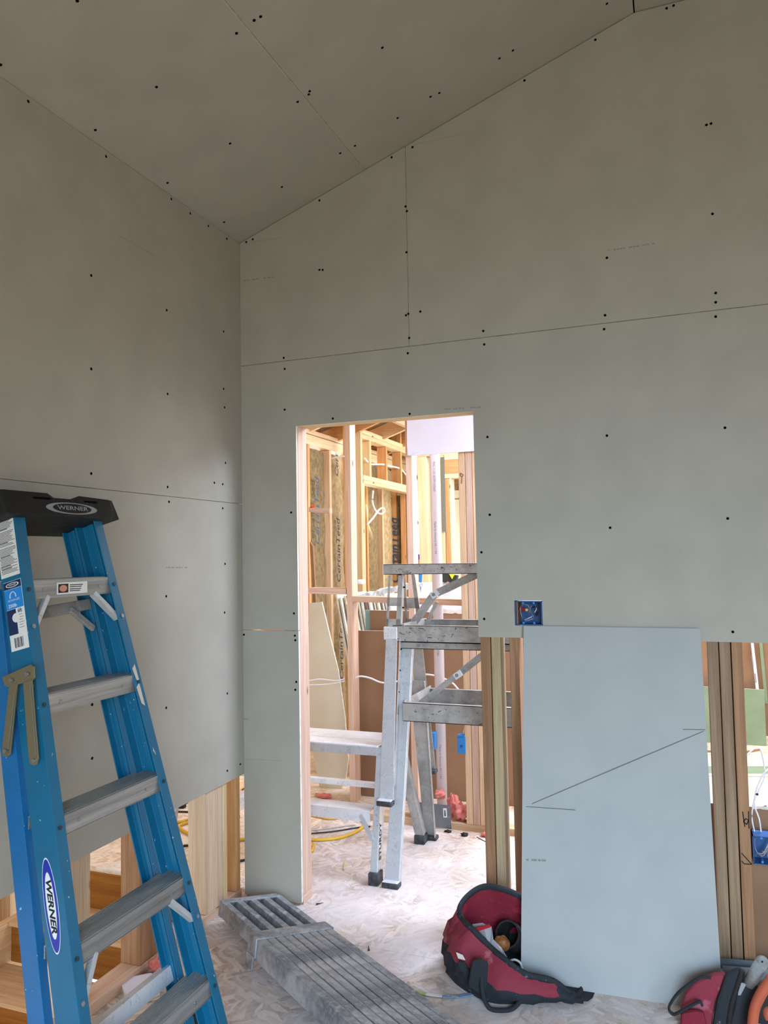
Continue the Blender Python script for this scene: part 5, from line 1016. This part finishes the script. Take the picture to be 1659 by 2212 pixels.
q = [(1.2081, -0.5, 0.1622), (1.2098, -0.5, 0.1052), (1.2115, -0.5, 0.0454), (1.2309, -0.5, 0.004), (1.2698, -0.5, -0.0038), (1.3088, -0.5, 0.0094), (1.3374, -0.5, 0.0441), (1.3538, -0.5, 0.0853)]
q = [Vector(p) for p in q]; yy = [-.462, -.475, -.49, -.505, -.515, -.505, -.48, -.455]
hq = [(1.1972, -0.445, 0.1295)]+[(1.2037, -0.47, 0.0862)]+[(1.2121, -0.49, 0.0403)]+[(1.2356, -0.5, 0.0049)]+[(1.2729, -0.5, -0.0017)]+[(1.3062, -0.48, 0.0041)]+[(1.3298, -0.455, 0.025)]+[(1.3396, -0.43, 0.0439)]
hq = [Vector((p[0], p[1], max(p[2], .008))) for p in hq]
tube('handle', hq, .0085, 'black_canvas', tb, 8, 5, flat=.8)
pk_ = [(1.1724, -0.462, 0.1383), (1.1985, -0.462, 0.1486), (1.2272, -0.462, 0.138), (1.2185, -0.462, 0.0497), (1.2082, -0.462, 0.0251), (1.154, -0.462, 0.0492), (1.1616, -0.462, 0.0935)]
prism('side_pocket', pk_, (0, -.012, 0), 'black_canvas', tb, .006)
q = [(1.1002, -0.42, 0.1317), (1.1251, -0.42, 0.1262), (1.1346, -0.42, 0.109), (1.108, -0.42, 0.111)]; prism('glue_stain', q, (0, -.004, 0), 'label_pale', tb, .003)
prism('patch', [(1.1126, -0.425, 0.1062), (1.1342, -0.425, 0.105), (1.1483, -0.425, 0.0762), (1.1411, -0.425, 0.0485), (1.125, -0.425, 0.0692), (1.1089, -0.425, 0.09)], (0, -.004, 0), 'black_canvas', tb)
tube('seam', [(1.1353, -0.19, 0.2598)]+[(1.1348, -0.165, 0.1984)]+[(1.1259, -0.15, 0.1308)], .005, 'black_canvas', tb, 6)
tag_end = mesh('end_tab', bverts(1.455, 1.498, -.385, -.345, .002, .034), BF, 'black_canvas', tb, bevel=.008)
# things in the bag
zb = thing('zip_bag', 'crumpled clear zip bag with red strip sticking out of the open tool bag', 'plastic bag', (1.2, -.3, .15))
q = [(1.1382, -0.335, 0.1914), (1.1811, -0.335, 0.2106), (1.2091, -0.335, 0.1906), (1.2131, -0.335, 0.1512), (1.2459, -0.335, 0.1324), (1.2616, -0.335, 0.1031), (1.2607, -0.335, 0.0713), (1.2279, -0.335, 0.0818), (1.187, -0.335, 0.1152), (1.154, -0.335, 0.1422), (1.1411, -0.335, 0.1692)]
nq = len(q); V = []; F = []; r = random.Random(12)
for k, s in enumerate((1, .7, .35)):
    cx = sum(p[0] for p in q)/nq; cz = sum(p[2] for p in q)/nq
    for p in q: V.append((cx+(p[0]-cx)*s+r.uniform(-.004, .004), -.335-.03*(1-s)+r.uniform(-.012, .012), cz+(p[2]-cz)*s+r.uniform(-.004, .004)))
V.append((cx, -.36, cz))
for k in range(2):
    for i in range(nq): F.append((k*nq+i, k*nq+(i+1) % nq, (k+1)*nq+(i+1) % nq, (k+1)*nq+i))
for i in range(nq): F.append((2*nq+i, 2*nq+(i+1) % nq, 3*nq))
mesh('film', V, F, 'clear_plastic', zb); prism('zip_strip', [(1.1501, -0.368, 0.1949), (1.2074, -0.368, 0.2176), (1.2138, -0.368, 0.2091), (1.1565, -0.368, 0.1831)], (0, .003, 0), 'wire_nut_red', zb)
cp = thing('black_cup', 'black cylindrical sleeve lying open inside the tool bag', 'cup', (1.28, -.25, .12))
q = [(1.2487, -0.26, 0.1421)]; c = Vector(q[0]); d = Vector((.12, .55, -.35)).normalized(); s1 = d.orthogonal().normalized(); s2 = d.cross(s1)
R1 = .047
V = []; F = []; n = 28
for (rr2, off) in ((R1, .14), (R1, 0), (R1-.006, 0), (R1-.006, .12)):
    for k in range(n): t = 2*math.pi*k/n; V.append(tuple(c+d*off+s1*rr2*math.cos(t)+s2*rr2*math.sin(t)))
for i in range(3):
    for k in range(n): F.append((i*n+k, i*n+(k+1) % n, (i+1)*n+(k+1) % n, (i+1)*n+k))
F.append(tuple(range(3*n, 4*n)))
mesh('sleeve', V, F, 'black_plastic', cp, smooth=False)
tag(blob('wooden_knob', tuple(Vector([(1.2365, -0.3, 0.126)][0])), .028, .022, .026, 'knob_brown', None, 3, .06), 'rounded brown wooden handle end inside the tool bag', 'handle')
q = [(1.2738, -0.37, 0.1029), (1.2967, -0.37, 0.1128), (1.3158, -0.37, 0.105), (1.3217, -0.37, 0.0874), (1.3278, -0.37, 0.076)]; tag(tube('coiled_wire', q, .004, 'cable_gray'), 'pale thin cable end in the bottom of the tool bag', 'cable')
tg_ = [(0.9445, -0.478, 0.004), (1.0073, -0.4838, 0.004), (1.0634, -0.4766, 0.004), (1.1168, -0.4614, 0.004), (1.172, -0.4217, 0.004), (1.1847, -0.3931, 0.004)]
tp = thing('plastic_strap', 'thin printed white and blue paper tape lying before the tool bag', 'tape', tg_[2])
for i in range(5):
    a, b = Vector(tg_[i]), Vector(tg_[i+1]); wdir = (b-a).cross(Vector((0, 0, 1))).normalized()*.007
    prism('tape_piece', [a-wdir, b-wdir, b+wdir, a+wdir], (0, 0, .0015), ['tape_green', 'label_white', 'tape_blue', 'tape_blue', 'tape_green'][i], tp)
q = [(1.083, -0.4698, 0.007)][0]; text('tape_lettering', 'UltraLight', q, (1, .05, 0), (-.05, 1, 0), .014, 'label_white', tp, width=.07, depth=.0005)

# second bag at the lower right corner
t2 = thing('tool_bag', 'second red tool bag at the lower right corner holding drywall tools', 'bag', (2.0, -.38, 0))
q = [(1.8473, -0.36, 0.0853), (1.8737, -0.36, 0.1217), (1.9329, -0.36, 0.1606), (1.9713, -0.36, 0.1699), (1.9759, -0.36, 0.1508), (1.9366, -0.36, 0.0797), (1.9224, -0.36, -0.0086), (1.8292, -0.36, -0.0265), (1.8316, -0.36, 0.039)]
prism('bag_side', q, (0, .03, 0), 'red_canvas', t2, .008)
q = [(1.9708, -0.375, 0.1773), (1.9941, -0.375, 0.1925), (2.0145, -0.375, 0.2016), (2.0219, -0.375, 0.1887), (1.9979, -0.375, 0.1197), (1.9736, -0.375, 0.0095), (1.9235, -0.375, -0.0001), (1.9404, -0.375, 0.0882)]
prism('bag_rim', q, (0, .025, 0), 'black_canvas', t2, .008)
tube('bag_rim', [(2.0186, -0.37, 0.197), (2.002, -0.37, 0.1461), (1.9836, -0.37, 0.0863), (1.9698, -0.37, 0.006)], .010, 'black_plastic', t2, 8)
prism('bag_back', [(2.0042, -0.29, 0.1423), (2.0969, -0.29, 0.1219), (2.1324, -0.29, -0.0145), (1.9693, -0.29, -0.0459)], (0, .02, 0), 'black_plain', t2)
tube('handle', [(1.9266, -0.395, 0.1713), (1.8981, -0.395, 0.1693), (1.8629, -0.395, 0.1419), (1.8271, -0.395, 0.107), (1.8051, -0.395, 0.0744), (1.7973, -0.395, 0.0515), (1.8121, -0.395, 0.0384), (1.8433, -0.395, 0.0599), (1.8744, -0.395, 0.0826), (1.8911, -0.395, 0.0913), (1.8975, -0.395, 0.0811)], .0085, 'black_canvas', t2, 8, 5, flat=.5)
prism('bag_bottom', [(1.8346, -0.4, 0.0467), (1.8735, -0.4, 0.061), (1.9007, -0.4, 0.0617), (1.912, -0.4, 0.0046), (1.8269, -0.4, -0.0118)], (0, .02, 0), 'red_lining', t2, .006)
q = [(2.0764, -0.36, 0.2355), (2.0362, -0.36, 0.154)]
kn = thing('caulking_tube', 'grey rounded tube end sticking out of the second tool bag', 'tool handle', q[1]); a, b = Vector(q[0]), Vector(q[1]); a.y -= .02
cyl('tube_body', b, a, .0195, 'cement_gray', kn, 20, smooth=True); blob_ = blob('tube_end', tuple(a), .0195, .0195, .0195, 'cement_gray', kn, 1, 0.0, 16, 10); cyl('tip_hole', a+Vector((-.001, -.017, .009)), a+Vector((-.001, -.0195, .011)), .0025, 'dark_hole', kn, 8)
q = [(2.0102, -0.375, 0.1613), (2.0615, -0.375, 0.1589), (2.0651, -0.375, 0.1512), (2.0307, -0.375, 0.0135), (1.9733, -0.375, 0.0025), (1.9974, -0.375, 0.1055)]
bk = thing('tool_pouch', 'black plaster-splashed tool case in the second bag', 'tool case', q[0]); prism('case_body', q, (0, .05, 0), 'black_canvas', bk, .005)
prism('plaster_splash', [(2.0101, -0.3765, 0.1621), (2.0286, -0.3765, 0.1596), (2.0228, -0.3765, 0.1474), (2.0112, -0.3765, 0.1229), (2.0032, -0.3765, 0.1214)], (0, .002, 0), 'emblem_gray', bk)
q = [(2.0995, -0.42, 0.213), (2.068, -0.42, 0.1623), (2.0466, -0.42, 0.1104), (2.0363, -0.42, 0.0467)]; tag(tube('orange_grip', q, .0155, 'orange_plastic', None, 10), 'thick curved orange hose at the lower right corner', 'grip')  # curved handle of an orange tool, built as a tube
q = [(2.0812, -0.45, 0.1192), (2.0907, -0.45, 0.0738)]; tag(blob('orange_ball', q[0], .014, .014, .02, 'orange_plastic', None, 2, .03), 'small orange cap right of the orange hose', 'cap')
# black case behind the ladder foot
q = [(0.3348, -0.9779, 0.05), (0.3424, -0.9011, 0.05), (0.4606, -0.9347, 0.05)]
bc = thing('hard_case', 'black speckled plastic case on the floor behind the ladder foot', 'case', (.42, -.97, 0))
prism('case_body', [(.30, -1.0, .0), (.355, -.885, .0), (.50, -.935, .0), (.46, -1.08, 0)], (0, 0, .055), 'black_canvas', bc, .006); box('latch', .37, .40, -.905, -.892, .02, .04, 'black_plastic', bc, .002)
